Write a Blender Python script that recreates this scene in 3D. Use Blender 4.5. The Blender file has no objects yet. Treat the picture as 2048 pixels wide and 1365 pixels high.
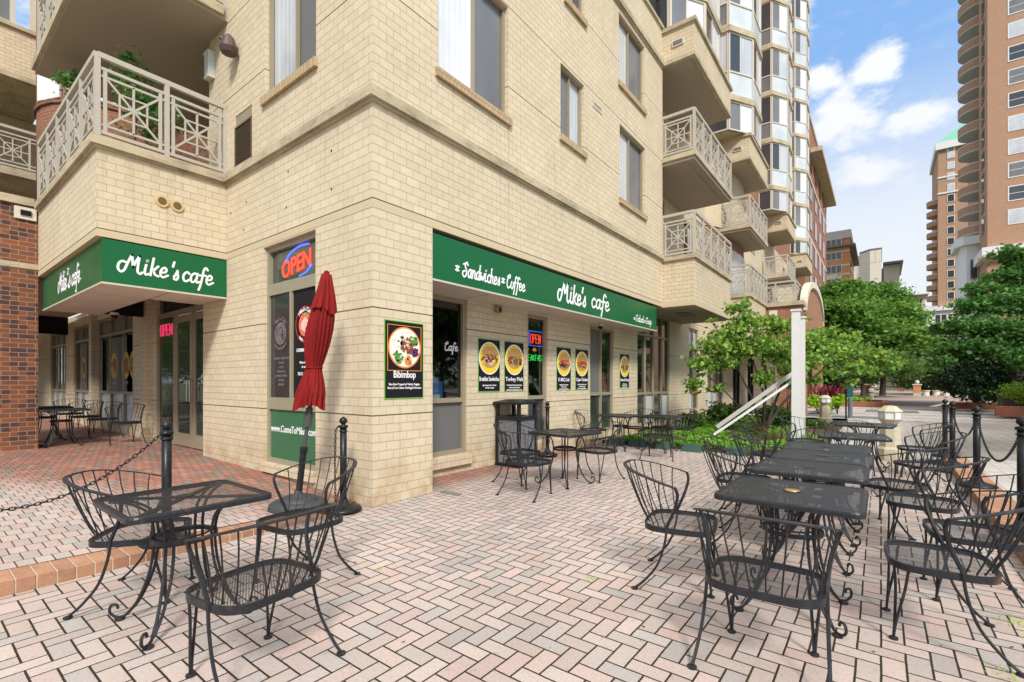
import bpy, bmesh, math, random
from math import sin, cos, pi, radians, sqrt, atan2
from mathutils import Vector, Matrix
random.seed(7)
sc = bpy.context.scene
COL = sc.collection
# ------------------------------------------------------------------ camera
cam = bpy.data.objects.new("camera", bpy.data.cameras.new("camera"))
COL.objects.link(cam)
cam.location = (0, 0, 1.4)
cam.rotation_euler = (radians(90), 0, radians(37.609))
cam.data.sensor_width = 36
cam.data.lens = 16.84
cam.data.shift_y = (766 - 682.5) / 2048
cam.data.clip_start = 0.05
cam.data.clip_end = 3000
sc.camera = cam
# ------------------------------------------------------------------ light
SUN_EL, SUN_AZ = 42, 133         # azimuth measured from +Y towards +X
sun = bpy.data.objects.new("sun", bpy.data.lights.new("sun", 'SUN'))
COL.objects.link(sun)
sun.data.energy = 2.0
sun.data.angle = radians(11)
sun.data.color = (1.0, .96, .9)
az = radians(SUN_AZ)
sdir = Vector((sin(az) * cos(radians(SUN_EL)), cos(az) * cos(radians(SUN_EL)), sin(radians(SUN_EL))))
sun.rotation_euler = sdir.to_track_quat('Z', 'Y').to_euler()
W = bpy.data.worlds.new("World"); sc.world = W; W.use_nodes = True
sc.view_settings.view_transform = 'Standard'
sc.view_settings.look = 'None'
sc.view_settings.gamma = 1
sc.view_settings.exposure = 1.02
try:
    sc.cycles.use_denoising = True
    sc.cycles.max_bounces = 6; sc.cycles.transparent_max_bounces = 16
    sc.cycles.diffuse_bounces = 3; sc.cycles.glossy_bounces = 3
except Exception: pass

# ------------------------------------------------------------------ node expressions
class X:
    def __init__(s, nt, sock): s.nt, s.s = nt, sock
    def _m(s, op, *a):
        n = s.nt.nodes.new('ShaderNodeMath'); n.operation = op
        for i, v in enumerate((s,) + a):
            if isinstance(v, X): s.nt.links.new(v.s, n.inputs[i])
            else: n.inputs[i].default_value = v
        return X(s.nt, n.outputs[0])
    def __add__(s, o): return s._m('ADD', o)
    __radd__ = __add__
    def __sub__(s, o): return s._m('SUBTRACT', o)
    def __rsub__(s, o): return (s * -1) + o
    def __mul__(s, o): return s._m('MULTIPLY', o)
    __rmul__ = __mul__
    def __truediv__(s, o): return s._m('DIVIDE', o)
    def floor(s): return s._m('FLOOR')
    def fract(s): return s._m('FRACT')
    def abs(s): return s._m('ABSOLUTE')
    def sin(s): return s._m('SINE')
    def min(s, o): return s._m('MINIMUM', o)
    def max(s, o): return s._m('MAXIMUM', o)
    def gt(s, o): return s._m('GREATER_THAN', o)
    def lt(s, o): return s._m('LESS_THAN', o)
    def mod(s, o): return s._m('FLOORED_MODULO', o)
    def ramp(s, a, b):                       # smooth 0..1 between a and b
        n = s.nt.nodes.new('ShaderNodeMapRange'); n.interpolation_type = 'SMOOTHSTEP'
        s.nt.links.new(s.s, n.inputs[0]); n.inputs[1].default_value = a; n.inputs[2].default_value = b
        return X(s.nt, n.outputs[0])
def near(v, k): return (v - k).abs().lt(.5)
class NT:
    def __init__(s, m): s.nt = m.node_tree
    def node(s, t, **kw):
        n = s.nt.nodes.new(t)
        for k, v in kw.items(): setattr(n, k, v)
        return n
    def coord(s, which='Object'):
        n = s.node('ShaderNodeTexCoord'); return n.outputs[which]
    def sep(s, sock):
        n = s.node('ShaderNodeSeparateXYZ'); s.nt.links.new(sock, n.inputs[0])
        return [X(s.nt, o) for o in n.outputs]
    def comb(s, *a):
        n = s.node('ShaderNodeCombineXYZ')
        for i, v in enumerate(a):
            if isinstance(v, X): s.nt.links.new(v.s, n.inputs[i])
            else: n.inputs[i].default_value = v
        return n.outputs[0]
    def noise(s, vec, scale, detail=3, rough=.6):
        n = s.node('ShaderNodeTexNoise'); s.nt.links.new(vec, n.inputs['Vector'])
        n.inputs['Scale'].default_value = scale; n.inputs['Detail'].default_value = detail
        n.inputs['Roughness'].default_value = rough
        return X(s.nt, n.outputs[0])
    def white(s, vec):
        n = s.node('ShaderNodeTexWhiteNoise'); s.nt.links.new(vec, n.inputs['Vector']); return X(s.nt, n.outputs[0])
    def col(s, c):
        n = s.node('ShaderNodeRGB'); n.outputs[0].default_value = (*c, 1); return n.outputs[0]
    def mix(s, f, a, b, mode='MIX'):
        n = s.node('ShaderNodeMix', data_type='RGBA', blend_type=mode)
        for i, v in ((0, f), (6, a), (7, b)):
            if isinstance(v, X): s.nt.links.new(v.s, n.inputs[i])
            elif isinstance(v, tuple): n.inputs[i].default_value = (*v, 1)
            elif isinstance(v, (int, float)): n.inputs[i].default_value = v
            else: s.nt.links.new(v, n.inputs[i])
        return n.outputs[2]
    def scale(s, c, f): return s.mix(1.0, c, s.comb(f, f, f), 'MULTIPLY')
    def bump(s, h, dist=.005, st=1.0):
        n = s.node('ShaderNodeBump'); s.nt.links.new(h.s, n.inputs['Height'])
        n.inputs['Distance'].default_value = dist; n.inputs['Strength'].default_value = st
        return n.outputs[0]
def newmat(name, c=(.5, .5, .5), rough=.7, metal=0, spec=.5):
    m = bpy.data.materials.new(name); m.use_nodes = True
    b = m.node_tree.nodes['Principled BSDF']
    b.inputs['Base Color'].default_value = (*c, 1); b.inputs['Roughness'].default_value = rough
    b.inputs['Metallic'].default_value = metal; b.inputs['Specular IOR Level'].default_value = spec
    return m, NT(m), b
def link(nt, a, b): nt.nt.links.new(a.s if isinstance(a, X) else a, b)
def plain(name, c, rough=.6, metal=0, spec=.5, vary=.12, sc_=6.0, dirt=0):
    m, n, b = newmat(name, c, rough, metal, spec)
    f = n.noise(n.coord(), sc_, 4) * (2 * vary) + (1 - vary)
    f = f * (n.noise(n.coord(), sc_ * 12, 2) * vary + (1 - vary / 2))
    col = n.scale(n.col(c), f)
    link(n, col, b.inputs['Base Color'])
    r = n.noise(n.coord(), sc_ * 2, 3) * .2 + (rough - .1)
    link(n, r, b.inputs['Roughness'])
    return m
def wall_uv(n):
    g = n.node('ShaderNodeNewGeometry'); nx, ny, nz = n.sep(g.outputs['Normal'])
    x, y, z = n.sep(n.coord())
    fx = nx.abs().gt(ny.abs()); top = nz.abs().gt(.7)
    u = x + (y - x) * fx
    u = u + (x - u) * top
    v = z + (y - z) * top
    return u, v, x, y, z
def brick(name, c1, c2, mort, w=.2, h=.1025, ms=.005, joints=False, stain=.15, zoff=0, dark=None, rough=.85, msm=.15, bm=.004):
    m, n, b = newmat(name, c1, rough, spec=.25)
    u, v, x, y, z = wall_uv(n)
    t = n.node('ShaderNodeTexBrick'); t.offset = .5; t.squash = 1
    link(n, n.comb(u, v - zoff, 0.0), t.inputs['Vector'])
    for k, val in (('Scale', 1), ('Mortar Size', ms), ('Mortar Smooth', msm), ('Bias', 0), ('Brick Width', w), ('Row Height', h)):
        t.inputs[k].default_value = val
    t.inputs['Color1'].default_value = (*c1, 1); t.inputs['Color2'].default_value = (*c2, 1); t.inputs['Mortar'].default_value = (*mort, 1)
    col = t.outputs['Color']
    if dark:
        row = ((v - zoff) / h).floor(); cx = ((u / w) + (row.mod(2.0) * .5)).floor()
        rnd = n.white(n.comb(row, cx, 3.0))
        keep = X(n.nt, t.outputs['Fac']).lt(.5)
        col = n.mix(rnd.gt(.72) * keep, col, dark)
    f = n.noise(n.coord(), .9, 4) * (2 * stain) + (1 - stain)
    f = f * (n.noise(n.coord(), 60, 2) * .22 + .89)
    streak = n.noise(n.comb(u * 5.0, v * .35, 0.0), 1.0, 4)
    f = f * (1 - streak.ramp(.55, .8) * stain * 1.2)
    if joints:                                     # control courses every twelve bricks: their recess shade painted as dark lines
        k = ((v - 1.026) / 1.23); d = ((k + .5).fract() - .5).abs() * 1.23
        line = d.lt(.008)
        f = f * (1 - line * .72)
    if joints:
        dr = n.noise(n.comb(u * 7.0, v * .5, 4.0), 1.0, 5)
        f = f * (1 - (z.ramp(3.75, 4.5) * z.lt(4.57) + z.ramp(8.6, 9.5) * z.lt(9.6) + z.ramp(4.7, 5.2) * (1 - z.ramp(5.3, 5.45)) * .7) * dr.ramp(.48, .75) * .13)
    col = n.scale(col, f)
    if joints:
        low = n.noise(n.coord(), 3.0, 4)
        col = n.mix((1 - z.ramp(.05, .75)) * low.ramp(.33, .7) * .75, col, (.36, .22, .10))
    link(n, col, b.inputs['Base Color'])
    hgt = (1 - X(n.nt, t.outputs['Fac'])) + n.noise(n.coord(), 90, 2) * .25
    link(n, n.bump(hgt, bm), b.inputs['Normal'])
    return m
M = {}
M['cream'] = brick('cream_brick', (.635, .54, .38), (.585, .49, .34), (.43, .345, .235), joints=True, stain=.11, ms=.0036, zoff=.001)
M['cream2'] = brick('cream_brick_plain', (.62, .52, .36), (.57, .47, .325), (.40, .31, .205), ms=.004)
M['rowlock'] = brick('sill_brick', (.50, .37, .22), (.42, .31, .18), (.25, .18, .10), w=.07, h=.3, ms=.004)
M['brown'] = brick('brown_brick', (.235, .085, .045), (.15, .07, .045), (.42, .24, .13), w=.22, h=.085, ms=.0055, dark=(.075, .045, .045), bm=.006)
M['red'] = brick('red_brick', (.31, .135, .08), (.25, .11, .07), (.42, .27, .18), w=.24, h=.085, ms=.006)
M['pinkbrick'] = brick('tower_brick', (.42, .245, .15), (.37, .21, .13), (.42, .31, .22), w=.3, h=.1, ms=.008, stain=.06)
M['orange'] = brick('orange_brick', (.60, .26, .12), (.55, .235, .11), (.5, .3, .2), w=.4, h=.15, ms=.008)
M['orange_small'] = brick('gable_brick', (.36, .175, .10), (.31, .14, .08), (.45, .3, .2), w=.22, h=.085, ms=.006)
M['curb'] = brick('curb_brick', (.52, .24, .12), (.40, .17, .085), (.62, .42, .26), w=.1015, h=.8, ms=.004, zoff=-.3, stain=.2)
M['bedwall'] = brick('garden_brick', (.36, .13, .08), (.28, .10, .06), (.33, .2, .14), w=.2, h=.07, ms=.006)
def stone(name, c, st=.35, mould=(.12, .10, .055)):
    m, n, b = newmat(name, c, .85, spec=.25)
    u, v, x, y, z = wall_uv(n)
    f = n.noise(n.coord(), 1.6, 5).ramp(.35, .8)
    s2 = n.noise(n.comb(u * 4.0, v * 18.0, 0.0), 1.0, 4).ramp(.45, .75)
    col = n.mix(f * st + s2 * (st * .7), c, mould)
    col = n.scale(col, n.noise(n.coord(), 40, 3) * .3 + .85)
    link(n, col, b.inputs['Base Color'])
    link(n, n.bump(n.noise(n.coord(), 50, 3), .002), b.inputs['Normal'])
    return m
M['cornice'] = stone('cornice_stone', (.52, .44, .30), .5)
M['band'] = stone('band_stone', (.56, .465, .31), .12, (.45, .27, .09))
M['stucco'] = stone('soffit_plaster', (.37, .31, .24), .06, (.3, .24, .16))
M['concrete'] = stone('pale_concrete', (.68, .61, .50), .22, (.3, .25, .2))
M['greyconc'] = stone('grey_concrete', (.50, .48, .43), .2, (.25, .23, .2))
M['lampstone'] = stone('lamp_concrete', (.50, .45, .33), .2, (.25, .2, .12))
M['slat'] = plain('brown_slat', (.10, .07, .04), .6)
M['rail'] = plain('rail_paint', (.43, .395, .325), .55, vary=.06)
M['frame'] = plain('bronze_frame', (.30, .25, .17), .45, vary=.08)
M['frame_pale'] = plain('pale_frame', (.56, .51, .42), .45, vary=.06)
M['white'] = plain('white_paint', (.66, .66, .635), .55, vary=.05)
M['screen'] = plain('grey_screen', (.14, .135, .13), .6, vary=.08, sc_=2)
M['dark'] = plain('dark_void', (.018, .017, .015), .7)
M['black'] = plain('black_panel', (.008, .008, .008), .5, spec=.2)
def metal_mat(name, c=(.035, .037, .042), rough=.42, rust=.5):
    m, n, b = newmat(name, c, rough, spec=.32)
    oi = n.node('ShaderNodeObjectInfo'); va = n.node('ShaderNodeVectorMath', operation='ADD'); link(n, n.coord(), va.inputs[0])
    rr_ = X(n.nt, oi.outputs['Random']) * 30.0; link(n, n.comb(rr_, rr_, rr_), va.inputs[1])
    r = n.noise(va.outputs[0], 9, 5).ramp(.58, .70) * rust
    col = n.mix(r, c, (.16, .06, .025))
    col = n.mix(n.noise(n.coord(), 22, 4).ramp(.5, .8) * .3, col, (.06, .062, .068))
    link(n, col, b.inputs['Base Color'])
    link(n, n.noise(n.coord(), 30, 3) * .3 + (rough - .15), b.inputs['Roughness'])
    return m
M['iron'] = metal_mat('wrought_iron', (.020, .021, .024), .4, rust=.4)
M['iron_clean'] = metal_mat('black_enamel', (.011, .0115, .013), .36, .04)
def mesh_mat(name, pitch=.0125, wire=.5):
    m, n, b = newmat(name, (.03, .032, .036), .45)
    x, y, z = n.sep(n.coord())
    a = ((x + y * .62) / pitch).fract(); c = ((x - y * .62) / pitch).fract()
    solid = a.lt(wire * .62).max(c.lt(wire * .62))
    col = n.mix(n.noise(n.coord(), 9, 5).ramp(.55, .75) * .3, (.022, .023, .026), (.07, .035, .02))
    link(n, col, b.inputs['Base Color'])
    tr = n.node('ShaderNodeBsdfTransparent'); mx = n.node('ShaderNodeMixShader')
    link(n, solid, mx.inputs[0]); link(n, tr.outputs[0], mx.inputs[1]); link(n, b.outputs[0], mx.inputs[2])
    out = m.node_tree.nodes['Material Output']; link(n, mx.outputs[0], out.inputs['Surface'])
    return m
M['mesh'] = mesh_mat('expanded_metal', .014, .50)
M['mesh_fine'] = mesh_mat('fine_expanded_metal', .013, .95)
M['mesh_open'] = mesh_mat('open_expanded_metal', .021, .52)
def glass(name, tint=(.02, .025, .025), f=.7, rough=.03):
    m, n, b = newmat(name, tint, rough, spec=.8)
    tr = n.node('ShaderNodeBsdfTransparent'); tr.inputs[0].default_value = (.75, .8, .78, 1)
    gl = n.node('ShaderNodeBsdfGlossy'); gl.inputs['Roughness'].default_value = rough
    gl.inputs['Color'].default_value = (.85, .9, .88, 1)
    g = n.node('ShaderNodeNewGeometry'); vd = n.node('ShaderNodeVectorMath', operation='DOT_PRODUCT')
    link(n, g.outputs['Incoming'], vd.inputs[0]); link(n, g.outputs['Normal'], vd.inputs[1])
    k = (1 - X(n.nt, vd.outputs['Value']).abs())._m('POWER', 4.0) * f + .07
    mx = n.node('ShaderNodeMixShader'); link(n, k, mx.inputs[0])
    link(n, tr.outputs[0], mx.inputs[1]); link(n, gl.outputs[0], mx.inputs[2])
    link(n, mx.outputs[0], m.node_tree.nodes['Material Output'].inputs['Surface'])
    return m
M['glass'] = glass('clear_glass', f=1.0)
def opaque_glass(name, c, rough=.04, stripes=0, spec=.9, stripe_c=None):
    m, n, b = newmat(name, c, rough, spec=spec)
    u, v, x, y, z = wall_uv(n)
    col = n.scale(n.col(c), n.noise(n.comb(u * .8, v * .5, 0.0), 1.2, 3) * .9 + .55)
    if stripes:
        s = ((u + (x * 0.0)) * stripes).sin() * .5 + .5
        col = n.mix(s * .45, col, stripe_c or (c[0] * .6, c[1] * .62, c[2] * .66))
    link(n, col, b.inputs['Base Color'])
    wob = n.noise(n.coord(), 1.3, 2)
    link(n, n.bump(wob, .01, .5), b.inputs['Normal'])
    return m
M['pane_dark'] = opaque_glass('dark_pane', (.045, .05, .055))
M['pane_green'] = opaque_glass('dark_green_pane', (.035, .05, .035), .06)
M['pane_grey'] = opaque_glass('screened_pane', (.17, .175, .18), .25, spec=.5)
M['pane_curtain'] = opaque_glass('curtained_pane', (.55, .58, .60), .12, 55)
M['pane_frost'] = opaque_glass('frosted_panel', (.56, .61, .62), .2)
M['pane_white'] = opaque_glass('white_blind_pane', (.74, .76, .78), .12, 60, stripe_c=(.6, .63, .66))
M['green'] = plain('sign_green', (.004, .115, .035), .35, spec=.35, vary=.07, sc_=1.5)
M['green_dull'] = plain('dull_green', (.035, .14, .065), .4, vary=.05)
M['letter'] = plain('white_lettering', (.85, .85, .85), .4, vary=.01)
M['letter_grey'] = plain('grey_lettering', (.36, .36, .36), .5, vary=.01)
M['poster'] = plain('poster_black', (.012, .011, .013), .5, vary=.1, spec=.2)
M['lime'] = plain('lime_border', (.16, .46, .06), .5, vary=.02)
M['orange_line'] = plain('orange_border', (.75, .24, .04), .5, vary=.02)
M['yellow'] = plain('poster_yellow', (.85, .60, .03), .5, vary=.03)
def emit(name, c, s):
    m = bpy.data.materials.new(name); m.use_nodes = True; nt = m.node_tree
    b = nt.nodes['Principled BSDF']; b.inputs['Base Color'].default_value = (0, 0, 0, 1)
    b.inputs['Emission Color'].default_value = (*c, 1); b.inputs['Emission Strength'].default_value = s
    return m
M['neon_red'] = emit('neon_red', (1, .06, .03), 1.1)
M['neon_blue'] = emit('neon_blue', (.08, .16, 1), 1.0)
M['neon_green'] = emit('neon_green', (.05, 1, .12), .8)
M['neon_pink'] = emit('neon_pink', (1, .05, .14), .4)
M['neon_orange'] = emit('neon_orange', (1, .35, .05), .8)
M['bulb'] = emit('warm_bulb', (1, .5, .12), 6)
# canvas
def canvas():
    m, n, b = newmat('red_canvas', (.30, .014, .012), .8, spec=.2)
    f = n.noise(n.coord(), 2.5, 4) * .5 + .75
    link(n, n.scale(n.col((.20, .009, .009)), f), b.inputs['Base Color'])
    link(n, n.bump(n.noise(n.coord(), 14, 4), .006), b.inputs['Normal'])
    return m
M['canvas'] = canvas()
M['basegrey'] = plain('umbrella_base_grey', (.042, .045, .047), .6, vary=.2)
def soil():
    return plain('soil', (.05, .035, .022), .95, vary=.4)
M['soil'] = soil()
def leafmat(name, cols, pos=None):
    m, n, b = newmat(name, cols[0], .55, spec=.35)
    g = n.node('ShaderNodeNewGeometry')
    r = n.node('ShaderNodeValToRGB'); r.color_ramp.interpolation = 'LINEAR'
    e = r.color_ramp.elements
    k = len(cols); pos = pos or [i / (k - 1) for i in range(k)]
    e[0].position = pos[0]; e[0].color = (*cols[0], 1); e[1].position = pos[-1]; e[1].color = (*cols[-1], 1)
    for i in range(1, k - 1):
        q = e.new(pos[i]); q.color = (*cols[i], 1)
    link(n, g.outputs['Random Per Island'], r.inputs[0])
    big = n.noise(n.coord(), .7, 3) * .7 + .65
    col = n.scale(r.outputs[0], big)
    link(n, col, b.inputs['Base Color'])
    tl = n.node('ShaderNodeBsdfTranslucent'); link(n, col, tl.inputs[0])
    mx = n.node('ShaderNodeMixShader'); mx.inputs[0].default_value = .42
    link(n, b.outputs[0], mx.inputs[1]); link(n, tl.outputs[0], mx.inputs[2])
    link(n, mx.outputs[0], m.node_tree.nodes['Material Output'].inputs['Surface'])
    return m
M['leaf_redbud'] = leafmat('redbud_leaf', [(.09, .19, .03), (.17, .33, .05), (.28, .45, .07), (.38, .52, .08), (.6, .28, .03)], [0, .35, .75, .985, 1])
M['leaf_elm'] = leafmat('elm_leaf', [(.07, .17, .025), (.13, .28, .04), (.23, .42, .07)])
M['leaf_dark'] = leafmat('dark_leaf', [(.05, .13, .028), (.095, .235, .05), (.17, .35, .085)])
M['leaf_mid'] = leafmat('park_leaf', [(.04, .095, .018), (.08, .17, .03), (.14, .25, .05)])
M['leaf_rust'] = leafmat('russet_leaf', [(.10, .09, .02), (.22, .12, .03), (.14, .14, .03)])
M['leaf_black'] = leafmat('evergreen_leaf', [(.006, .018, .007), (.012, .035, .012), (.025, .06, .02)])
M['leaf_hedge'] = leafmat('hedge_leaf', [(.10, .20, .015), (.20, .36, .02), (.30, .48, .04)])
M['leaf_cover'] = leafmat('groundcover_leaf', [(.10, .24, .02), (.19, .42, .04), (.32, .58, .07)])
M['leaf_lime'] = leafmat('lime_leaf', [(.22, .42, .02), (.36, .60, .03), (.45, .70, .05)])
M['leaf_red'] = leafmat('crimson_leaf', [(.13, .012, .03), (.30, .03, .06), (.42, .10, .12)])
M['leaf_shrub'] = leafmat('shrub_leaf', [(.03, .08, .015), (.08, .17, .02), (.14, .25, .04)])
M['leaf_dry'] = leafmat('dry_grass_blade', [(.30, .20, .09), (.42, .26, .12), (.20, .20, .06)])
M['bark'] = plain('bark', (.055, .04, .03), .9, vary=.4, sc_=12)

# herringbone paving
def paving(name, pal, mort, herring=True, redmask=None, joint=.055, gx=0., gy=0.):
    m, n, b = newmat(name, (.5, .4, .35), .85, spec=.25)
    x, y, z = n.sep(n.coord())
    U = (x + 100 + gx) * 10; V = (y + 100 + gy) * 10
    wv = n.noise(n.coord(), 5, 2) * .06 - .03
    U = U + wv; V = V + wv
    i = U.floor(); j = V.floor(); fx = U.fract(); fy = V.fract()
    if herring:
        k = (i - j).mod(4.0)
        k = (k + .25).floor()
        m0 = near(k, 0); m1 = near(k, 1); m2 = near(k, 2); m3 = near(k, 3)
        hz = m0 + m1; 
        ul = hz * (fx + m1) + (1 - hz) * (fy + m2)
        vv = hz * fy + (1 - hz) * fx
        idx = i - m1; idy = j - m2
    else:
        row = (U / 2).floor(); sv = V + row.mod(2.0) * .5
        ul = U - row * 2; vv = sv.fract(); idx = row; idy = sv.floor()
    ed = ul.min(2 - ul).min(vv.min(1 - vv))
    jn = n.noise(n.coord(), 30, 3) * .03
    mask = (ed + jn - .015).ramp(joint * .55, joint * .85)        # 1 on brick
    r1 = n.white(n.comb(idx, idy, 1.0)); r2 = n.white(n.comb(idx, idy, 7.0))
    ramp = n.node('ShaderNodeValToRGB'); ramp.color_ramp.interpolation = 'CONSTANT'
    e = ramp.color_ramp.elements; e[0].position = 0; e[0].color = (*pal[0], 1); e[1].position = 1 / len(pal); e[1].color = (*pal[1], 1)
    for q in range(2, len(pal)):
        w = e.new(q / len(pal)); w.color = (*pal[q], 1)
    link(n, r1, ramp.inputs[0])
    col = ramp.outputs[0]
    if redmask:
        rp = [(.34, .115, .07), (.27, .125, .09), (.37, .17, .11), (.19, .15, .12)]
        ramp2 = n.node('ShaderNodeValToRGB'); ramp2.color_ramp.interpolation = 'CONSTANT'
        e = ramp2.color_ramp.elements; e[0].position = 0; e[0].color = (*rp[0], 1); e[1].position = .3; e[1].color = (*rp[1], 1)
        for q, pz in ((2, .55), (3, .8)):
            w = e.new(pz); w.color = (*rp[q], 1)
        link(n, r1, ramp2.inputs[0])
        mk = redmask(x, y, n)
        col = n.mix(mk, col, ramp2.outputs[0])
    f = (r2 * .20 + .88) * (n.noise(n.coord(), .7, 5) * .5 + .74) * (n.noise(n.coord(), 160, 2, .8) * .9 + .55) * (n.noise(n.coord(), 55, 3, .7) * .5 + .75)
    col = n.scale(col, f)
    spots = n.noise(n.coord(), 17, 4).ramp(.62, .72).max(n.noise(n.coord(), 1.3, 6, .7).ramp(.60, .72) * .5)
    col = n.mix(spots * .4, col, (.16, .12, .09))
    moss = n.noise(n.coord(), 2.2, 4).ramp(.48, .68)
    mc = n.mix(moss, mort, (.03, .036, .009))
    col = n.mix(1 - mask, col, mc)
    link(n, col, b.inputs['Base Color'])
    hgt = mask + n.noise(n.coord(), 150, 2) * .15
    link(n, n.bump(hgt, .006), b.inputs['Normal'])
    return m
PAL = [(.465, .365, .315), (.45, .372, .325), (.465, .372, .322), (.435, .37, .325), (.465, .355, .305), (.395, .35, .315), (.455, .37, .32), (.46, .38, .33)]
M['pave'] = paving('herringbone_paving', PAL, (.035, .024, .015), True,
                   lambda x, y, n: (1 - (x + n.noise(n.coord(), 1.5, 3) * .5).ramp(-4.75, -4.1)) * (y.ramp(4.1, 4.3)) * .8, joint=.066)
M['terrace'] = paving('terrace_paving', PAL, (.07, .048, .035), False,
                      lambda x, y, n: ((y * 1.0 - x * .42 + n.noise(n.coord(), 1.2, 3) * 1.6).ramp(4.7, 6.1)) * .85, joint=.05)
M['plaza'] = paving('plaza_paving', [(.49, .455, .42), (.47, .44, .405), (.51, .47, .43), (.475, .44, .40)], (.30, .26, .22), False, joint=.05)
M['farpave'] = plain('far_paving', (.36, .27, .22), .85, vary=.1, sc_=1)
M['asphalt'] = plain('asphalt', (.055, .055, .058), .9, vary=.15)
M['slate'] = plain('slate_strip', (.14, .15, .15), .8, vary=.1)
M['earth'] = plain('earth_and_grass', (.09, .10, .04), .95, vary=.3, sc_=.3)

# ------------------------------------------------------------------ world: sky and clouds
def build_world():
    nt = W.node_tree; nt.nodes.clear()
    class _: pass
    fake = _(); fake.node_tree = nt
    n = NT(fake)
    out = n.node('ShaderNodeOutputWorld')
    sky = n.node('ShaderNodeTexSky'); sky.sky_type = 'NISHITA'; sky.sun_disc = False
    sky.sun_elevation = radians(SUN_EL); sky.sun_rotation = az
    sky.air_density = 1.0; sky.dust_density = 1.5; sky.ozone_density = 1.0
    bg = n.node('ShaderNodeBackground'); bg.inputs[1].default_value = .13
    g = n.coord('Generated')
    x, y, z = n.sep(g)
    # compass angle and slope of each sky direction
    zz = z.max(.03)
    hr = (x * x + y * y)._m('SQRT').max(.02)
    A = x._m('ARCTAN2', y); T = zz / hr
    v = n.comb(A * 6.0, T * 9.0, 0.0)
    big = n.noise(v, 1.0, 8, .62)
    fine = n.noise(n.comb(A * 6.0, T * 9.0, 5.0), 3.2, 6, .65)
    dens = None
    for px_, py_, rx_, ry_ in ((1690, 225, 105, 70), (1752, 135, 62, 62), (1850, 232, 110, 40), (1640, 165, 50, 45), (1725, 347, 95, 42), (1560, 60, 90, 50), (2100, 60, 120, 60)):
        th = math.atan((px_ - 1024) / 958) - radians(37.609); c_ = cos(th + radians(37.609))
        t0 = (766 - py_) / 958 * c_; ra = rx_ / 958 * c_ * c_; rt = ry_ / 958 * c_
        da = (A - th) / ra; dt = (T - t0) / rt
        g = 1 - (da * da + dt * dt)._m('SQRT')
        dens = g if dens is None else dens.max(g)
    far = (A + .1).abs().ramp(.55, .8) * big.ramp(.45, .7)
    cl = (dens * .75 + (big - .5) * 2.2 + (fine - .5) * .8).ramp(-.06, .50)
    cl = cl.max(far)
    haze = 1 - T.ramp(.20, .60)
    thin = fine.ramp(.45, .85) * .22
    blue = n.mix(.78, sky.outputs[0], (1.0, 1.95, 3.6))
    c = n.mix((cl + thin * (1 - cl)).min(1.0), blue, (3.75, 3.85, 3.95))
    c = n.mix(haze * .92, c, (3.45, 3.55, 3.7))
    c = n.mix(z.ramp(.66, .84) * .9, c, (7.4, 7.2, 6.9))     # unseen zenith whitened and brightened, added as neutral fill light
    below = z.lt(0.0)
    c = n.mix(below, c, (2.0, 1.9, 1.7))
    link(n, c, bg.inputs[0]); link(n, bg.outputs[0], out.inputs[0])
build_world()

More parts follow.
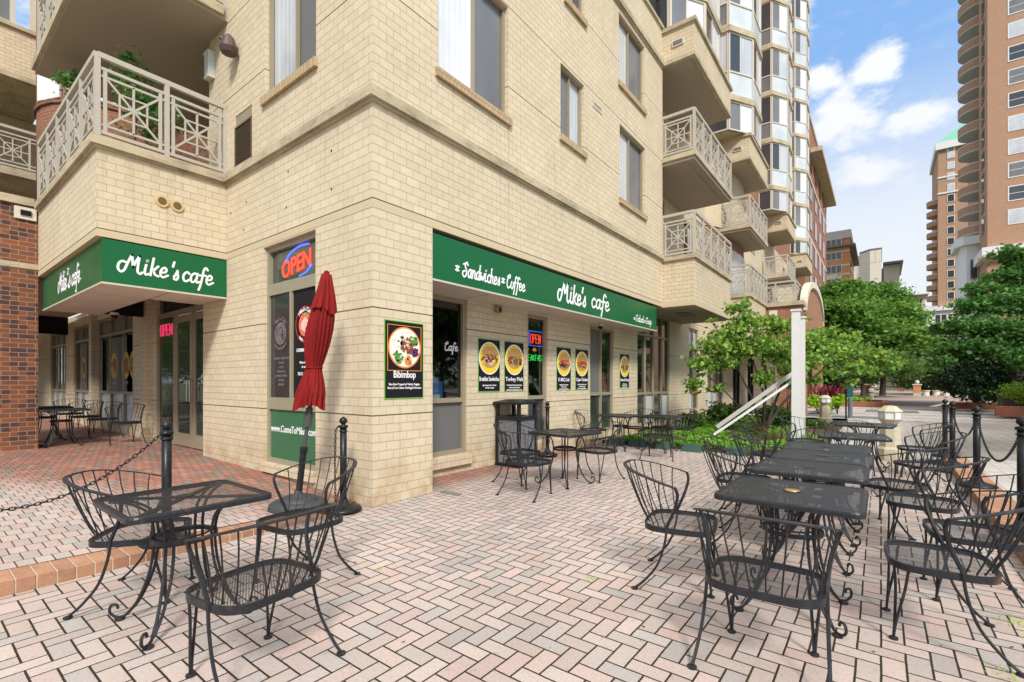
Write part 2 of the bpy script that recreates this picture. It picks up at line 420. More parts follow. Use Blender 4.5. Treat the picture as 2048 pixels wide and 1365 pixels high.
# ------------------------------------------------------------------ mesh helpers
def catmull(p, n=6):
    if len(p) < 3: return [Vector(q) for q in p]
    P = [Vector(q) for q in p]; closed = (P[0] - P[-1]).length < 1e-6 and len(P) > 3
    if closed: P = [P[-2]] + P + [P[1]]
    else: P = [P[0] * 2 - P[1]] + P + [P[-1] * 2 - P[-2]]
    out = []
    for i in range(1, len(P) - 2):
        a, b, c, d = P[i - 1:i + 3]
        for k in range(n):
            t = k / n
            out.append(.5 * ((2 * b) + (c - a) * t + (2 * a - 5 * b + 4 * c - d) * t * t + (3 * b - a - 3 * c + d) * t ** 3))
    out.append(P[-2]); return out
class MB:
    def __init__(s): s.v = []; s.f = []
    def add(s, vs, fs):
        k = len(s.v); s.v += [tuple(q) for q in vs]; s.f += [tuple(i + k for i in f) for f in fs]; return s
    def box(s, x0, x1, y0, y1, z0, z1):
        if x0 > x1: x0, x1 = x1, x0
        if y0 > y1: y0, y1 = y1, y0
        if z0 > z1: z0, z1 = z1, z0
        return s.add([(x0, y0, z0), (x1, y0, z0), (x1, y1, z0), (x0, y1, z0), (x0, y0, z1), (x1, y0, z1), (x1, y1, z1), (x0, y1, z1)],
                     [(0, 3, 2, 1), (4, 5, 6, 7), (0, 1, 5, 4), (1, 2, 6, 5), (2, 3, 7, 6), (3, 0, 4, 7)])
    def quad(s, *p): return s.add(p, [tuple(range(len(p)))])
    def prism(s, poly, z0, z1):
        n = len(poly)
        a = sum(poly[i][0] * poly[(i + 1) % n][1] - poly[(i + 1) % n][0] * poly[i][1] for i in range(n))
        if a < 0: poly = poly[::-1]
        return s.add([(x, y, z0) for x, y in poly] + [(x, y, z1) for x, y in poly],
                     [tuple(range(n - 1, -1, -1)), tuple(range(n, 2 * n))] + [(i, (i + 1) % n, n + (i + 1) % n, n + i) for i in range(n)])
    def extrude(s, pts, axis, a, b):     # outline in a wall plane, pushed along an axis
        n = len(pts)
        if axis == 'x': A = [(a, u, v) for u, v in pts]; B = [(b, u, v) for u, v in pts]
        else: A = [(u, a, v) for u, v in pts]; B = [(u, b, v) for u, v in pts]
        return s.add(A + B, [tuple(range(n - 1, -1, -1)), tuple(range(n, 2 * n))] + [(i, (i + 1) % n, n + (i + 1) % n, n + i) for i in range(n)])
    def tube(s, pts, r, seg=6, caps=True, squash=None):
        P = [Vector(p) for p in pts]; n = len(P); k0 = len(s.v)
        R = r if isinstance(r, (list, tuple)) else [r] * n
        up = None
        for i in range(n):
            t = (P[min(i + 1, n - 1)] - P[max(i - 1, 0)])
            if t.length < 1e-9: t = Vector((0, 0, 1))
            t.normalize()
            if up is None:
                up = Vector((0, 0, 1)) if abs(t.z) < .9 else Vector((1, 0, 0))
            a = t.cross(up)
            if a.length < 1e-4: a = t.cross(Vector((0, 1, 0)))
            a.normalize(); b = a.cross(t).normalized(); up = b
            for q in range(seg):
                w = 2 * pi * (q + .5) / seg
                o = a * cos(w) * R[i] + b * sin(w) * R[i]
                if squash:
                    ax, fac = squash
                    o = Vector([o[d] * (fac if d == ax else 1) for d in range(3)])
                s.v.append(tuple(P[i] + o))
        for i in range(n - 1):
            for q in range(seg):
                a0 = k0 + i * seg + q; a1 = k0 + i * seg + (q + 1) % seg
                s.f.append((a0, a1, a1 + seg, a0 + seg))
        if caps:
            s.f.append(tuple(k0 + q for q in range(seg - 1, -1, -1)))
            s.f.append(tuple(k0 + (n - 1) * seg + q for q in range(seg)))
        return s
    def bar(s, p, q, w=.02, d=None, axis=None):
        """rectangular bar from p to q in a wall plane; axis = the plane's normal"""
        p, q = Vector(p), Vector(q); d = d or w; t = (q - p).normalized(); nrm = Vector(axis)
        a = t.cross(nrm).normalized() * w / 2; b = nrm.normalized() * d / 2
        vs = [p - a - b, p + a - b, p + a + b, p - a + b, q - a - b, q + a - b, q + a + b, q - a + b]
        return s.add(vs, [(0, 3, 2, 1), (4, 5, 6, 7), (0, 1, 5, 4), (1, 2, 6, 5), (2, 3, 7, 6), (3, 0, 4, 7)])
    def lathe(s, prof, c=(0, 0, 0), seg=24, mod=None):
        k0 = len(s.v); n = len(prof)
        for i, (r, z) in enumerate(prof):
            for q in range(seg):
                w = 2 * pi * q / seg; rr = r * (mod(w, i, z) if mod else 1)
                s.v.append((c[0] + rr * cos(w), c[1] + rr * sin(w), c[2] + z))
        for i in range(n - 1):
            for q in range(seg):
                a = k0 + i * seg + q; b = k0 + i * seg + (q + 1) % seg
                s.f.append((a, b, b + seg, a + seg))
        s.f.append(tuple(k0 + q for q in range(seg - 1, -1, -1))); s.f.append(tuple(k0 + (n - 1) * seg + q for q in range(seg)))
        return s
    def torus(s, c, R, r, n=24, m=8, squash=1, zr=None):
        k0 = len(s.v)
        for i in range(n):
            w = 2 * pi * i / n
            for j in range(m):
                u = 2 * pi * j / m
                s.v.append((c[0] + (R + r * cos(u)) * cos(w), c[1] + (R + r * cos(u)) * sin(w), c[2] + (zr or r) * sin(u)))
        for i in range(n):
            for j in range(m):
                s.f.append((k0 + i * m + j, k0 + ((i + 1) % n) * m + j, k0 + ((i + 1) % n) * m + (j + 1) % m, k0 + i * m + (j + 1) % m))
        return s
    def build(s, name, m, parent=None, smooth=False, local=False):
        me = bpy.data.meshes.new(name); me.from_pydata(s.v, [], s.f); me.update()
        if m is not None: me.materials.append(M[m] if isinstance(m, str) else m)
        if smooth:
            me.polygons.foreach_set('use_smooth', [True] * len(me.polygons)); me.update()
        o = bpy.data.objects.new(name, me); COL.objects.link(o)
        if parent is not None:
            o.parent = parent
            if not local:
                w = Vector((0, 0, 0)); p = parent
                while p is not None: w += p.location; p = p.parent
                o.location = -w
        return o
def tag(o, label=None, cat=None, group=None, kind=None):
    if label: o['label'] = label
    if cat: o['category'] = cat
    if group: o['group'] = group
    if kind: o['kind'] = kind
    return o
def empty(name, loc=(0, 0, 0), rz=0, label=None, cat=None, group=None):
    o = bpy.data.objects.new(name, None); COL.objects.link(o); o.location = loc; o.rotation_euler = (0, 0, rz)
    o.empty_display_size = .2
    return tag(o, label, cat, group)
def copy_tree(o, parent=None):
    c = o.copy(); COL.objects.link(c)
    if parent is not None: c.parent = parent
    for ch in [k for k in o.children]: copy_tree(ch, c)
    return c
bpy.context.view_layer.update()
# ray helpers used to turn measured sight lines into metres
YA = radians(37.609); FW = Vector((-sin(YA), cos(YA))); RT = Vector((cos(YA), sin(YA)))
def at_depth(px, d): v = FW * d + RT * (d * (px - 1024) / 958); return v.x, v.y
def yx(px, xx):          # y on plane x = xx
    v = FW + RT * ((px - 1024) / 958); return v.y * xx / v.x
def xy(px, yy):
    v = FW + RT * ((px - 1024) / 958); return v.x * yy / v.y
def zz_(px, py, d): return 1.4 + (766 - py) * d / 958

X0, Y0 = -4.53, 3.31
XR = -5.23
X1, Y1 = -8.35, 1.69
X2 = -12.475
Y2 = 3.46
def terr(x, y):
    s = .35 * (X0 - x) + .26 * max(0, Y0 - y) if x < X0 else 0
    return .17 * (1 - math.exp(-max(0, s)))

# ------------------------------------------------------------------ ground
def grid(name, xs, ys, fz, m):
    b = MB(); nx, ny = len(xs), len(ys)
    b.v = [(x, y, fz(x, y)) for y in ys for x in xs]
    b.f = [(j * nx + i, j * nx + i + 1, (j + 1) * nx + i + 1, (j + 1) * nx + i) for j in range(ny - 1) for i in range(nx - 1)]
    return b.build(name, m, smooth=True)
def lin(a, b, n): return [a + (b - a) * i / n for i in range(n + 1)]
tag(MB().quad((-900, -900, -.15), (900, -900, -.15), (900, 1400, -.15), (-900, 1400, -.15)).build('ground', 'earth'), kind='structure')
tag(grid('courtyard_paving', [-5.4] + lin(-4.56, .87, 20), lin(-3, 17, 40), lambda x, y: 0 if x >= -4.6 or y > Y0 - .2 else -.12, 'pave'), kind='structure')
tag(grid('entrance_terrace', lin(-30, -4.84, 80), lin(-8, 4.1, 48), lambda x, y: terr(x, y), 'terrace'), kind='structure')
cb = MB()
ys = lin(-3, 3.05, 61)
for a, b_ in zip(ys[:-1], ys[1:]):
    za, zb = [max(.010, .040 * min(2.9, max(0, 3.05 - q)) ** .75 + .012) for q in (a, b_)]
    if za < .02 and a > 3: continue
    k = [(-4.86, a, -.1), (-4.55, a, -.1), (-4.55, b_, -.1), (-4.86, b_, -.1), (-4.86, a, za), (-4.55, a, za), (-4.55, b_, zb), (-4.86, b_, zb)]
    cb.add(k, [(4, 5, 6, 7), (1, 2, 6, 5), (0, 1, 5, 4), (2, 3, 7, 6), (3, 0, 4, 7)])
# brick texture on a rowlock kerb: bricks 10 cm wide along y
def kerb_mat(name, rot):
    m, n, b = newmat(name, (.5, .25, .13), .8, spec=.3)
    x, y, z = n.sep(n.coord())
    t = (y if rot else x) / .1015; i = t.floor(); fr = t.fract()
    e = fr.min(1 - fr); mask = (e + n.noise(n.coord(), 25, 2) * .04 - .02).ramp(.03, .06)
    r = n.white(n.comb(i, 2.0, 5.0))
    col = n.mix(r, (.44, .235, .14), (.31, .155, .095))
    col = n.scale(col, n.noise(n.coord(), 9, 5, .7) * .7 + .62)
    col = n.scale(col, n.noise(n.coord(), 60, 3) * .4 + .8)
    col = n.mix(1 - mask, col, (.58, .42, .28))
    link(n, col, b.inputs['Base Color']); link(n, n.bump(mask + n.noise(n.coord(), 40, 3) * .5, .006), b.inputs['Normal'])
    return m
M['kerb_y'] = kerb_mat('rowlock_kerb', True); M['kerb_x'] = kerb_mat('rowlock_kerb_cross', False)
tag(cb.build('terrace_kerb', 'kerb_y'), kind='structure')
# the raised plaza to the right and beyond
tag(MB().box(.87, 1.17, -3.0, 11.4, -.1, .105).build('plaza_kerb', 'kerb_y'), kind='structure')
tag(grid('plaza_paving', lin(1.17, 60, 20), lin(-8, 11.4, 12), lambda x, y: .10, 'plaza'), kind='structure')
tag(grid('plaza_paving', [-1.0, 0, 1.17, 1.175] + lin(3, 60, 12), lin(11.4, 22.4, 20), lambda x, y: .012 if x < 1.172 else max(.02, .10 - .02 * (y - 11.4)), 'plaza'), kind='structure')
tag(grid('far_plaza_paving', lin(-5, 60, 20), lin(22.4, 36, 10), lambda x, y: .02, 'plaza'), kind='structure')
tag(grid('far_path', lin(-12, 60, 10), lin(47, 120, 10), lambda x, y: .03, 'farpave'), kind='structure')
tag(grid('road', lin(-12, 60, 10), lin(36, 47, 4), lambda x, y: .015, 'asphalt'), kind='structure')
tag(MB().box(-5, 60, 34.6, 36.1, -.05, .03).box(-5, 60, 46.8, 47.3, -.05, .09).build('road_kerb', 'farpave'), kind='structure')
st = MB()
for yy in (24.2, 26.4, 31.5): st.box(-3, 40, yy, yy + .14, .0, .026)
for (a, b_, c, d) in ((-1.6, .1, 22.9, 24.1), (-.6, 1.4, 28.2, 30.6), (2.2, 4.2, 28.2, 30.2), (8.5, 12.0, 26.5, 29.5), (-2.6, -1.9, 23, 30)): st.box(a, b_, c, d, .0, .03)
tag(st.build('slate_paving_strips', 'slate'), kind='structure')
cw = MB()
for k in range(5): cw.prism([(2.2 + k * 3.2, 37), (2.55 + k * 3.2, 37), (4.2 + k * 3.2, 46), (3.85 + k * 3.2, 46)], .0, .024)
tag(cw.build('crosswalk_marking', 'white'), kind='structure')

# ------------------------------------------------------------------ walls with openings
def wall(mb, axis, p, u0, u1, z0, z1, holes=(), depth=.1, back=-1):
    us = sorted({u0, u1, *[h[0] for h in holes], *[h[1] for h in holes]}); zs = sorted({z0, z1, *[h[2] for h in holes], *[h[3] for h in holes]})
    us = [u for u in us if u0 - 1e-6 <= u <= u1 + 1e-6]; zs = [z for z in zs if z0 - 1e-6 <= z <= z1 + 1e-6]
    P = (lambda u, z, d=0: (p + d * back, u, z)) if axis == 'x' else (lambda u, z, d=0: (u, p + d * back, z))
    for a, b in zip(us[:-1], us[1:]):
        for c, d in zip(zs[:-1], zs[1:]):
            mu, mz = (a + b) / 2, (c + d) / 2
            if any(h[0] < mu < h[1] and h[2] < mz < h[3] for h in holes): continue
            mb.quad(P(a, c), P(b, c), P(b, d), P(a, d))
    for a, b, c, d in holes:
        a, b, c, d = max(a, u0), min(b, u1), max(c, z0), min(d, z1)
        mb.quad(P(a, c), P(a, d), P(a, d, depth), P(a, c, depth)); mb.quad(P(b, c), P(b, d), P(b, d, depth), P(b, c, depth))
        mb.quad(P(a, c), P(b, c), P(b, c, depth), P(a, c, depth)); mb.quad(P(a, d), P(b, d), P(b, d, depth), P(a, d, depth))
def slab(axis, p, u0, u1, z0, z1, t):       # box on a wall plane, from p to p+t
    b = MB()
    return b.box(p, p + t, u0, u1, z0, z1) if axis == 'x' else b.box(u0, u1, p, p + t, z0, z1)
def window(parent, axis, p, u0, u1, z0, z1, cols=(.5,), rows=(), panes=('pane_dark',), fm='frame', back=-1, fw=.05, inset=.08, name='window', sills=None, order=None):
    """frame mesh with mullions; one pane child per light.  p = wall plane, glass sits behind it"""
    f = MB(); q = p + back * inset; t = .05 * -back
    def bx(a, b, c, d, e=0):
        (f.box(q - e * back, q + t * 1 - e * back, a, b, c, d) if axis == 'x' else f.box(a, b, q - e * back, q + t - e * back, c, d))
    bx(u0, u0 + fw, z0, z1); bx(u1 - fw, u1, z0, z1); bx(u0 + fw, u1 - fw, z0, z0 + fw); bx(u0 + fw, u1 - fw, z1 - fw, z1)
    cu = [u0 + fw * .5] + [u0 + (u1 - u0) * c for c in cols] + [u1 - fw * .5]
    cz = [z0 + fw * .5] + [z0 + (z1 - z0) * r if r < 1 else r for r in rows] + [z1 - fw * .5]
    for c in cu[1:-1]: bx(c - fw * .35, c + fw * .35, z0 + fw, z1 - fw, -.004)
    for r in cz[1:-1]: bx(u0 + fw, u1 - fw, r - fw * .5, r + fw * .5, -.008)
    fo = f.build(name, fm, parent)
    k = 0
    for j in range(len(cz) - 1):
        for i in range(len(cu) - 1):
            pm = panes[k % len(panes)]; k += 1
            if pm is None: continue
            off = q - t * .25
            slab(axis, off, cu[i], cu[i + 1], cz[j], cz[j + 1], .006).build('pane', pm, fo)
    return fo

def railing(mb, p, q, z0, h=1.12, n=2, nrm=(1, 0, 0), post_ends=(True, True)):
    """pierced square-panel balustrade between plan points p and q"""
    P = lambda s, z: (p[0] + (q[0] - p[0]) * s, p[1] + (q[1] - p[1]) * s, z0 + z)
    L = math.dist(p, q)
    B = lambda a, b, w, d=None: mb.bar(a, b, w, d or w, nrm)
    B(P(0, h - .03), P(1, h - .03), .07, .06); B(P(0, h - .20), P(1, h - .20), .04, .035); B(P(0, .07), P(1, .07), .045, .035)
    for i in range(n + 1):
        if (i == 0 and not post_ends[0]) or (i == n and not post_ends[1]): continue
        B(P(i / n, 0), P(i / n, h - .06), .06, .055)
    for i in range(n):
        a, b = i / n, (i + 1) / n; wv = L / n
        ps = min(.66, wv - .16)                  # size of the square panel
        s0 = (a + b) / 2 - ps / 2 / L; s1 = (a + b) / 2 + ps / 2 / L
        lo, hi = .09, h - .22; zc = (lo + hi) / 2; zl, zh = max(lo, zc - .33), min(hi, zc + .33)
        B(P(s0, lo), P(s0, hi), .042, .03); B(P(s1, lo), P(s1, hi), .042, .03)
        if zl > lo + .01: B(P(a, zl), P(b, zl), .03, .024)
        if zh < hi - .01: B(P(a, zh), P(b, zh), .03, .024)
        sm = (s0 + s1) / 2; zm = (zl + zh) / 2
        B(P(s0, zl), P(s1, zh), .028, .022); B(P(s0, zh), P(s1, zl), .028, .020)
        B(P(sm, zl), P(sm, zh), .026, .024); B(P(s0, zm), P(s1, zm), .026, .026)
        ds = (s1 - s0) * .25; dz = (zh - zl) * .25
        for (u, v, u2, v2) in ((s0 + ds, zl + dz, s1 - ds, zl + dz), (s0 + ds, zh - dz, s1 - ds, zh - dz), (s0 + ds, zl + dz, s0 + ds, zh - dz), (s1 - ds, zl + dz, s1 - ds, zh - dz)):
            B(P(u, v), P(u2, v2), .022, .018)

# ------------------------------------------------------------------ the apartment building with the cafe
apt = empty('apartment_building', (X0, Y0, 0), label='cream brick apartment building with the cafe in its ground floor corner', cat='building')
TOP = 13.0
right_holes = [(4.315, 5.78, 5.45, 7.16), (7.30, 8.15, 5.83, 7.12), (9.70, 11.12, 7.98, 9.50), (9.74, 11.16, 5.44, 7.07), (7.45, 8.17, 8.38, 9.5), (8.515, 8.90, 6.88, 7.01)]
w = MB(); wall(w, 'x', X0, Y0, 12.33, 3.47, 9.60, right_holes, .13)
wall(w, 'x', X0, Y0, 4.22, -.05, 3.38)
wall(w, 'x', X0, Y0, 12.33, 9.76, 10.62)
w.quad((XR - .12, 4.22, -.05), (X0, 4.22, -.05), (X0, 4.22, 3.38), (XR - .12, 4.22, 3.38))
w.build('wall', 'cream', apt)
rec_holes = [(4.25, 5.62, .29, 2.72), (7.263, 7.95, .29, 2.70), (9.69, 10.92, .24, 2.70), (12.36, 14.89, .22, 3.37), (16.76, 17.84, .45, 3.3), (18.98, 21.3, .45, 3.3),
             (22.9, 24.3, .2, 3.3), (25.9, 27.3, .2, 3.3), (29.3, 31.0, .4, 3.2), (33.2, 35.2, .4, 3.2), (37.2, 39.4, .4, 3.2)]
w = MB(); wall(w, 'x', XR, 4.22, 43.5, -.05, 3.38, rec_holes, .12); w.build('wall', 'cream', apt)
lf_holes = [(-7.107, -5.713, .25, 3.36)]
w = MB(); wall(w, 'y', Y0, -8.87, X0, -.05, 3.38, lf_holes, .13, back=1)
w.quad((-8.87, Y0, -.05), (-8.87, Y0 + .3, -.05), (-8.87, Y0 + .3, 3.38), (-8.87, Y0, 3.38))
wall(w, 'y', Y0, -9.05, X0, 3.47, TOP, [(-7.06, -5.70, 5.52, 7.2), (-8.04, -7.47, 4.77, 5.58)], .13, back=1)
w.quad((-9.05, Y0, 3.4), (-9.05, Y0 + 2.2, 3.4), (-9.05, Y0 + 2.2, TOP), (-9.05, Y0, TOP))
w.build('wall', 'cream', apt)
# stone bands and cornices
def corner_run(z0, z1, out, name, mat, y_end=12.33, left=-8.35):
    b = MB(); e = out
    b.prism([(X0 + e, Y0 - e), (X0 + e, y_end), (X0 - .02, y_end), (X0 - .02, Y0 + .02), (left, Y0 + .02), (left, Y0 - e)], z0, z1)
    return b
corner_run(3.38, 3.47, .004, 'c', 'band').build('stone_band', 'band', apt)
corner_run(4.60, 4.72, .07, 'c', 'band').build('cornice', 'cornice', apt)
corner_run(4.565, 4.60, .03, 'c', 'band').build('cornice_bed', 'cornice', apt)
MB().prism([(X0 + .07, Y0 - .07), (X0 + .07, 12.33), (X0 - .02, 12.33), (X0 - .02, Y0 - .07)], 9.64, 9.76).build('cornice', 'cornice', apt)
MB().box(X0 - .02, X0 + .03, Y0, 12.33, 9.60, 9.64).build('cornice_bed', 'cornice', apt)
MB().box(X0 - .3, X0 + .05, Y0, 12.33, 10.62, 10.70).build('coping', 'cornice', apt)
w = MB(); wall(w, 'x', X0 - .25, Y0, 12.33, 10.70, 16.0); w.build('upper_wall', 'red', apt)
# closed inner volumes (keeps daylight from passing behind the openings)
MB().box(-9.0, X0 - .16, Y0 + .2, 12.3, 3.46, 15.8).build('inner_core', 'dark', apt)
# sills and windows on the upper walls
def upper(axis, u0, u1, z0, z1, panes, cols=(.5,), back=-1, p=X0):
    t = -back * .05
    (MB().box(p - t * .5, p + t, u0 - .05, u1 + .05, z0 - .115, z0 - .001) if axis == 'x' else MB().box(u0 - .05, u1 + .05, p - t * .5, p + t, z0 - .115, z0 - .001)).build('sill', 'rowlock', apt)
    window(apt, axis, p, u0, u1, z0, z1, cols, (), panes, back=back, fw=.045, inset=.11)
upper('x', 4.315, 5.78, 5.45, 7.16, ('pane_white', 'pane_grey'), (.52,))
upper('x', 7.30, 8.15, 5.83, 7.12, ('pane_grey', 'pane_curtain'), (.48,))
upper('x', 9.70, 11.12, 7.98, 9.50, ('pane_curtain', 'pane_grey'), (.45,))
upper('x', 9.74, 11.16, 5.44, 7.07, ('pane_curtain', 'pane_grey'), (.45,))
upper('x', 7.45, 8.17, 8.38, 9.5, ('pane_white', 'pane_dark'), (.5,))
upper('y', -7.06, -5.70, 5.52, 7.2, ('pane_curtain', 'screen'), (.55,), back=1, p=Y0)
def louver(axis, p, u0, u1, z0, z1, n, back, mat='dark', fm='frame', parent=None):
    parent = parent or apt
    f = MB(); s = -back
    def bx(m, a, b, c, d, t0, t1):
        (m.box(p + t0 * s, p + t1 * s, a, b, c, d) if axis == 'x' else m.box(a, b, p + t0 * s, p + t1 * s, c, d))
    bx(f, u0, u0 + .025, z0, z1, -.05, .012); bx(f, u1 - .025, u1, z0, z1, -.05, .012); bx(f, u0, u1, z1 - .025, z1 - .001, -.049, .011); bx(f, u0, u1, z0 + .001, z0 + .025, -.049, .011)
    for i in range(n):
        z = z0 + .03 + (z1 - z0 - .06) * i / n; bx(f, u0 + .02, u1 - .02, z, z + (z1 - z0) / n * .32, -.045, .003)
    o = f.build('vent_grille', fm, parent)
    b = MB(); bx(b, u0, u1, z0, z1, -.09, -.06); b.build('backing', 'dark', o)
louver('y', Y0, -8.04, -7.47, 4.77, 5.40, 16, 1, fm='slat')
MB().box(-8.04, -7.47, Y0 + .01, Y0 + .06, 5.40, 5.58).build('vent_head_panel', 'frame', apt)
louver('x', X0, 8.515, 8.90, 6.88, 7.01, 3, -1, fm='frame_pale')

# cafe front in the recess: opaque lower lights, clear upper glass, a room behind
W1 = window(apt, 'x', XR, 4.25, 5.62, .29, 2.72, (), (1.13,), ('screen', 'glass'), fw=.07)
W2 = window(apt, 'x', XR, 7.263, 7.95, .29, 2.70, (), (1.12,), ('pane_dark', 'glass'), fw=.07)
W3 = window(apt, 'x', XR, 9.69, 10.92, .24, 2.70, (.5,), (1.14,), ('pane_green', 'pane_green', 'screen', 'glass'), fw=.07)
W4 = window(apt, 'x', XR, 12.36, 14.89, .22, 3.37, (.26, .5, .76), (1.1, 2.75), ('pane_green', 'pane_frost', 'pane_dark', 'pane_frost', 'glass', 'glass', 'glass', 'glass', 'pane_dark', 'pane_dark', 'glass', 'glass'), fw=.06)
window(apt, 'x', XR, 16.76, 17.84, .45, 3.3, (.5,), (2.6, 1.1)[::-1], ('pane_frost', 'pane_dark', 'pane_dark', 'pane_grey', 'pane_frost', 'pane_curtain'))
window(apt, 'x', XR, 18.98, 21.3, .45, 3.3, (.35, .7), (1.2,), ('pane_frost', 'pane_frost', 'pane_dark', 'pane_dark', 'pane_grey', 'pane_dark'))
for a, b_ in ((22.9, 24.3), (25.9, 27.3)): window(apt, 'x', XR, a, b_, .2, 3.3, (.5,), (2.4,), ('pane_dark', 'black', 'pane_dark', 'pane_dark'), fm='black', fw=.09, name='shop_door')
for a, b_ in ((29.3, 31.0), (33.2, 35.2), (37.2, 39.4)): window(apt, 'x', XR, a, b_, .4, 3.2, (.5,), (1.2,), ('pane_frost', 'pane_frost', 'pane_dark', 'pane_grey'))
for a, b_ in ((4.25, 5.66), (9.69, 11.0), (12.36, 14.89)):
    MB().box(XR - .02, XR + .06, a, b_, .12, .27 if a < 9 else .20).build('sill', 'cream2', apt)
MB().box(XR + .001, XR + .05, 8.95, 8.97, 0, 2.7)
rm = MB()
for bx in ((-9.2, XR - .14, 4.3, 15.6, -.05, .0), (-9.2, XR - .14, 4.3, 15.6, 3.36, 3.44), (-9.3, -9.2, 4.3, 15.6, -.05, 3.4), (-9.2, XR - .14, 4.24, 4.3, -.05, 3.4), (-9.2, XR - .14, 15.6, 15.7, -.05, 3.4)): rm.box(*bx)
M['room'] = plain('dim_interior', (.05, .043, .035), .8, vary=.3, sc_=1)
rm.build('cafe_interior', 'room', apt)
b = MB()
for k in range(3): b.box(-7.2, -6.9, 4.6, 7.0, .5 + k * .45, .53 + k * .45)
b.build('shelf', plain('interior_shelf', (.16, .12, .05), .7), apt)
# soffit, underside of the first floor over the recess, beam over the entry
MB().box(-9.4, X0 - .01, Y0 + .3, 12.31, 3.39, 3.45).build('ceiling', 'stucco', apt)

# corner face shop window
LWm = M['pane_menu'] = opaque_glass('window_film', (.035, .036, .038), .15, spec=.5)
LW = MB(); q = Y0 + .08
def fy(mb, a, b, c, d, t0=-.03, t1=.03): mb.box(a, b, q + t0, q + t1, c, d)
xa, xb = -7.107, -5.713
for a, b_, c, d in ((xa, xa + .06, .25, 3.36), (xb - .06, xb, .25, 3.36)): fy(LW, a, b_, c, d)
for c, d in ((.25, .32), (1.02, 1.19), (2.66, 2.82), (3.29, 3.36)): fy(LW, xa + .06, xb - .06, c, d, -.028, .028)
fy(LW, -6.47, -6.41, 1.19, 2.66, -.026, .026)
LW = LW.build('window', plain('green_bronze_frame', (.29, .265, .18), .45), apt)
MB().box(xa + .05, xb - .05, q, q + .008, .30, 1.04).build('lower_panel', 'green_dull', LW)
MB().box(xa + .05, -6.44, q, q + .008, 1.17, 2.68).build('pane', 'pane_menu', LW)
MB().box(-6.44, xb - .05, q + .002, q + .010, 1.17, 2.68).build('pane', 'poster', LW)
MB().box(xa + .05, xb - .05, q + .03, q + .036, 2.80, 3.31).build('pane', opaque_glass('transom_glass', (.06, .075, .06), .08), LW)
MB().box(xa - .0, xb + .0, Y0 - .05, Y0 + .1, .13, .245).build('sill', 'cream2', apt)

# entrance door wall, piers and window wall in the arcade
dh = [(-12.22, -9.33, .10, 3.32), (-17.0, -13.85, .35, 3.1), (-19.8, -17.35, .35, 3.1), (-23.4, -20.85, .35, 3.1)]
w = MB(); wall(w, 'y', Y2, -32, -9.31, -.05, 3.44, dh, .12, back=1)
w.quad((-9.31, Y0, -.05), (-9.31, Y2, -.05), (-9.31, Y2, 3.44), (-9.31, Y0, 3.44)); w.quad((-9.31, Y0 + .001, -.05), (-8.87, Y0 + .001, -.05), (-8.87, Y0 + .001, 3.44), (-9.31, Y0 + .001, 3.44))
w.build('wall', 'cream', apt)
for a, b_ in ((-12.85, -12.474), (-17.3, -17.02)): MB().box(a, b_, Y2 - .12, Y2 - .002, 0, 3.4).build('pier', 'cream2', apt)
D = MB(); q = Y2 + .03
def dy(a, b, c, d, e=0): D.box(a, b, q - .03 + e, q + .03 - e, c, d)
for a, b_ in ((-12.22, -12.10), (-11.24, -11.15), (-10.28, -10.24), (-9.42, -9.33)): dy(a, b_, .17, 2.74)
dy(-12.22, -9.33, 2.74, 2.84, .004); dy(-12.22, -9.33, 3.26, 3.32, .004); dy(-12.10, -11.24, .16, .24, .004)
D = D.build('entrance_frame', 'frame', apt)
for a, b_ in ((-11.15, -10.285), (-10.235, -9.42)):
    lf = MB(); lf.box(a, a + .10, q - .022, q + .022, .18, 2.72).box(b_ - .10, b_, q - .022, q + .022, .18, 2.72).box(a + .1, b_ - .1, q - .02, q + .02, .18, .42).box(a + .1, b_ - .1, q - .02, q + .02, 2.58, 2.72)
    lf = lf.build('door', 'frame', apt)
    MB().box(a + .09, b_ - .09, q - .003, q + .003, .41, 2.59).build('pane', opaque_glass('door_glass', (.05, .06, .05), .02), lf)
    hx = b_ - .05 if a < -11 else a + .05
    sgn = -1 if a < -11 else 1
    MB().tube([(hx, q - .02, 1.45), (hx + .0, q - .09, 1.45), (hx, q - .09, 1.05), (hx, q - .02, 1.05)], .012, 8).build('handle', plain('satin_steel', (.5, .5, .48), .3, 1.0), lf)
MB().box(-12.11, -11.23, q - .003, q + .003, .22, 2.76).build('pane', M['door_glass'] if 'door_glass' in M else 'pane_green', D)
MB().box(-12.11, -11.20, q - .003, q + .003, 2.82, 3.28).box(-11.19, -9.4, q - .003, q + .003, 2.82, 3.28).build('pane', 'pane_dark', D)
for (a, b_) in ((-17.0, -13.85), (-19.8, -17.35), (-23.4, -20.85)):
    window(apt, 'y', Y2, a, b_, .35, 3.1, (.36, .72), (1.15, 2.65), ('pane_frost', 'pane_frost', 'pane_frost', 'pane_green', 'pane_green', 'pane_green', 'pane_grey', 'pane_grey', 'pane_grey'), back=1, fw=.07)
# arcade ceiling and dark fascia boards
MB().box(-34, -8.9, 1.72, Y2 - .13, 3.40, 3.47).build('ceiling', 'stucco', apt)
MB().box(-12.52, -12.46, 2.47, 3.30, 2.80, 3.395).build('fascia_board', 'black', apt); MB().box(-19.9, -19.8, 2.3, 3.34, 2.87, 3.395).build('fascia_board', 'black', apt)
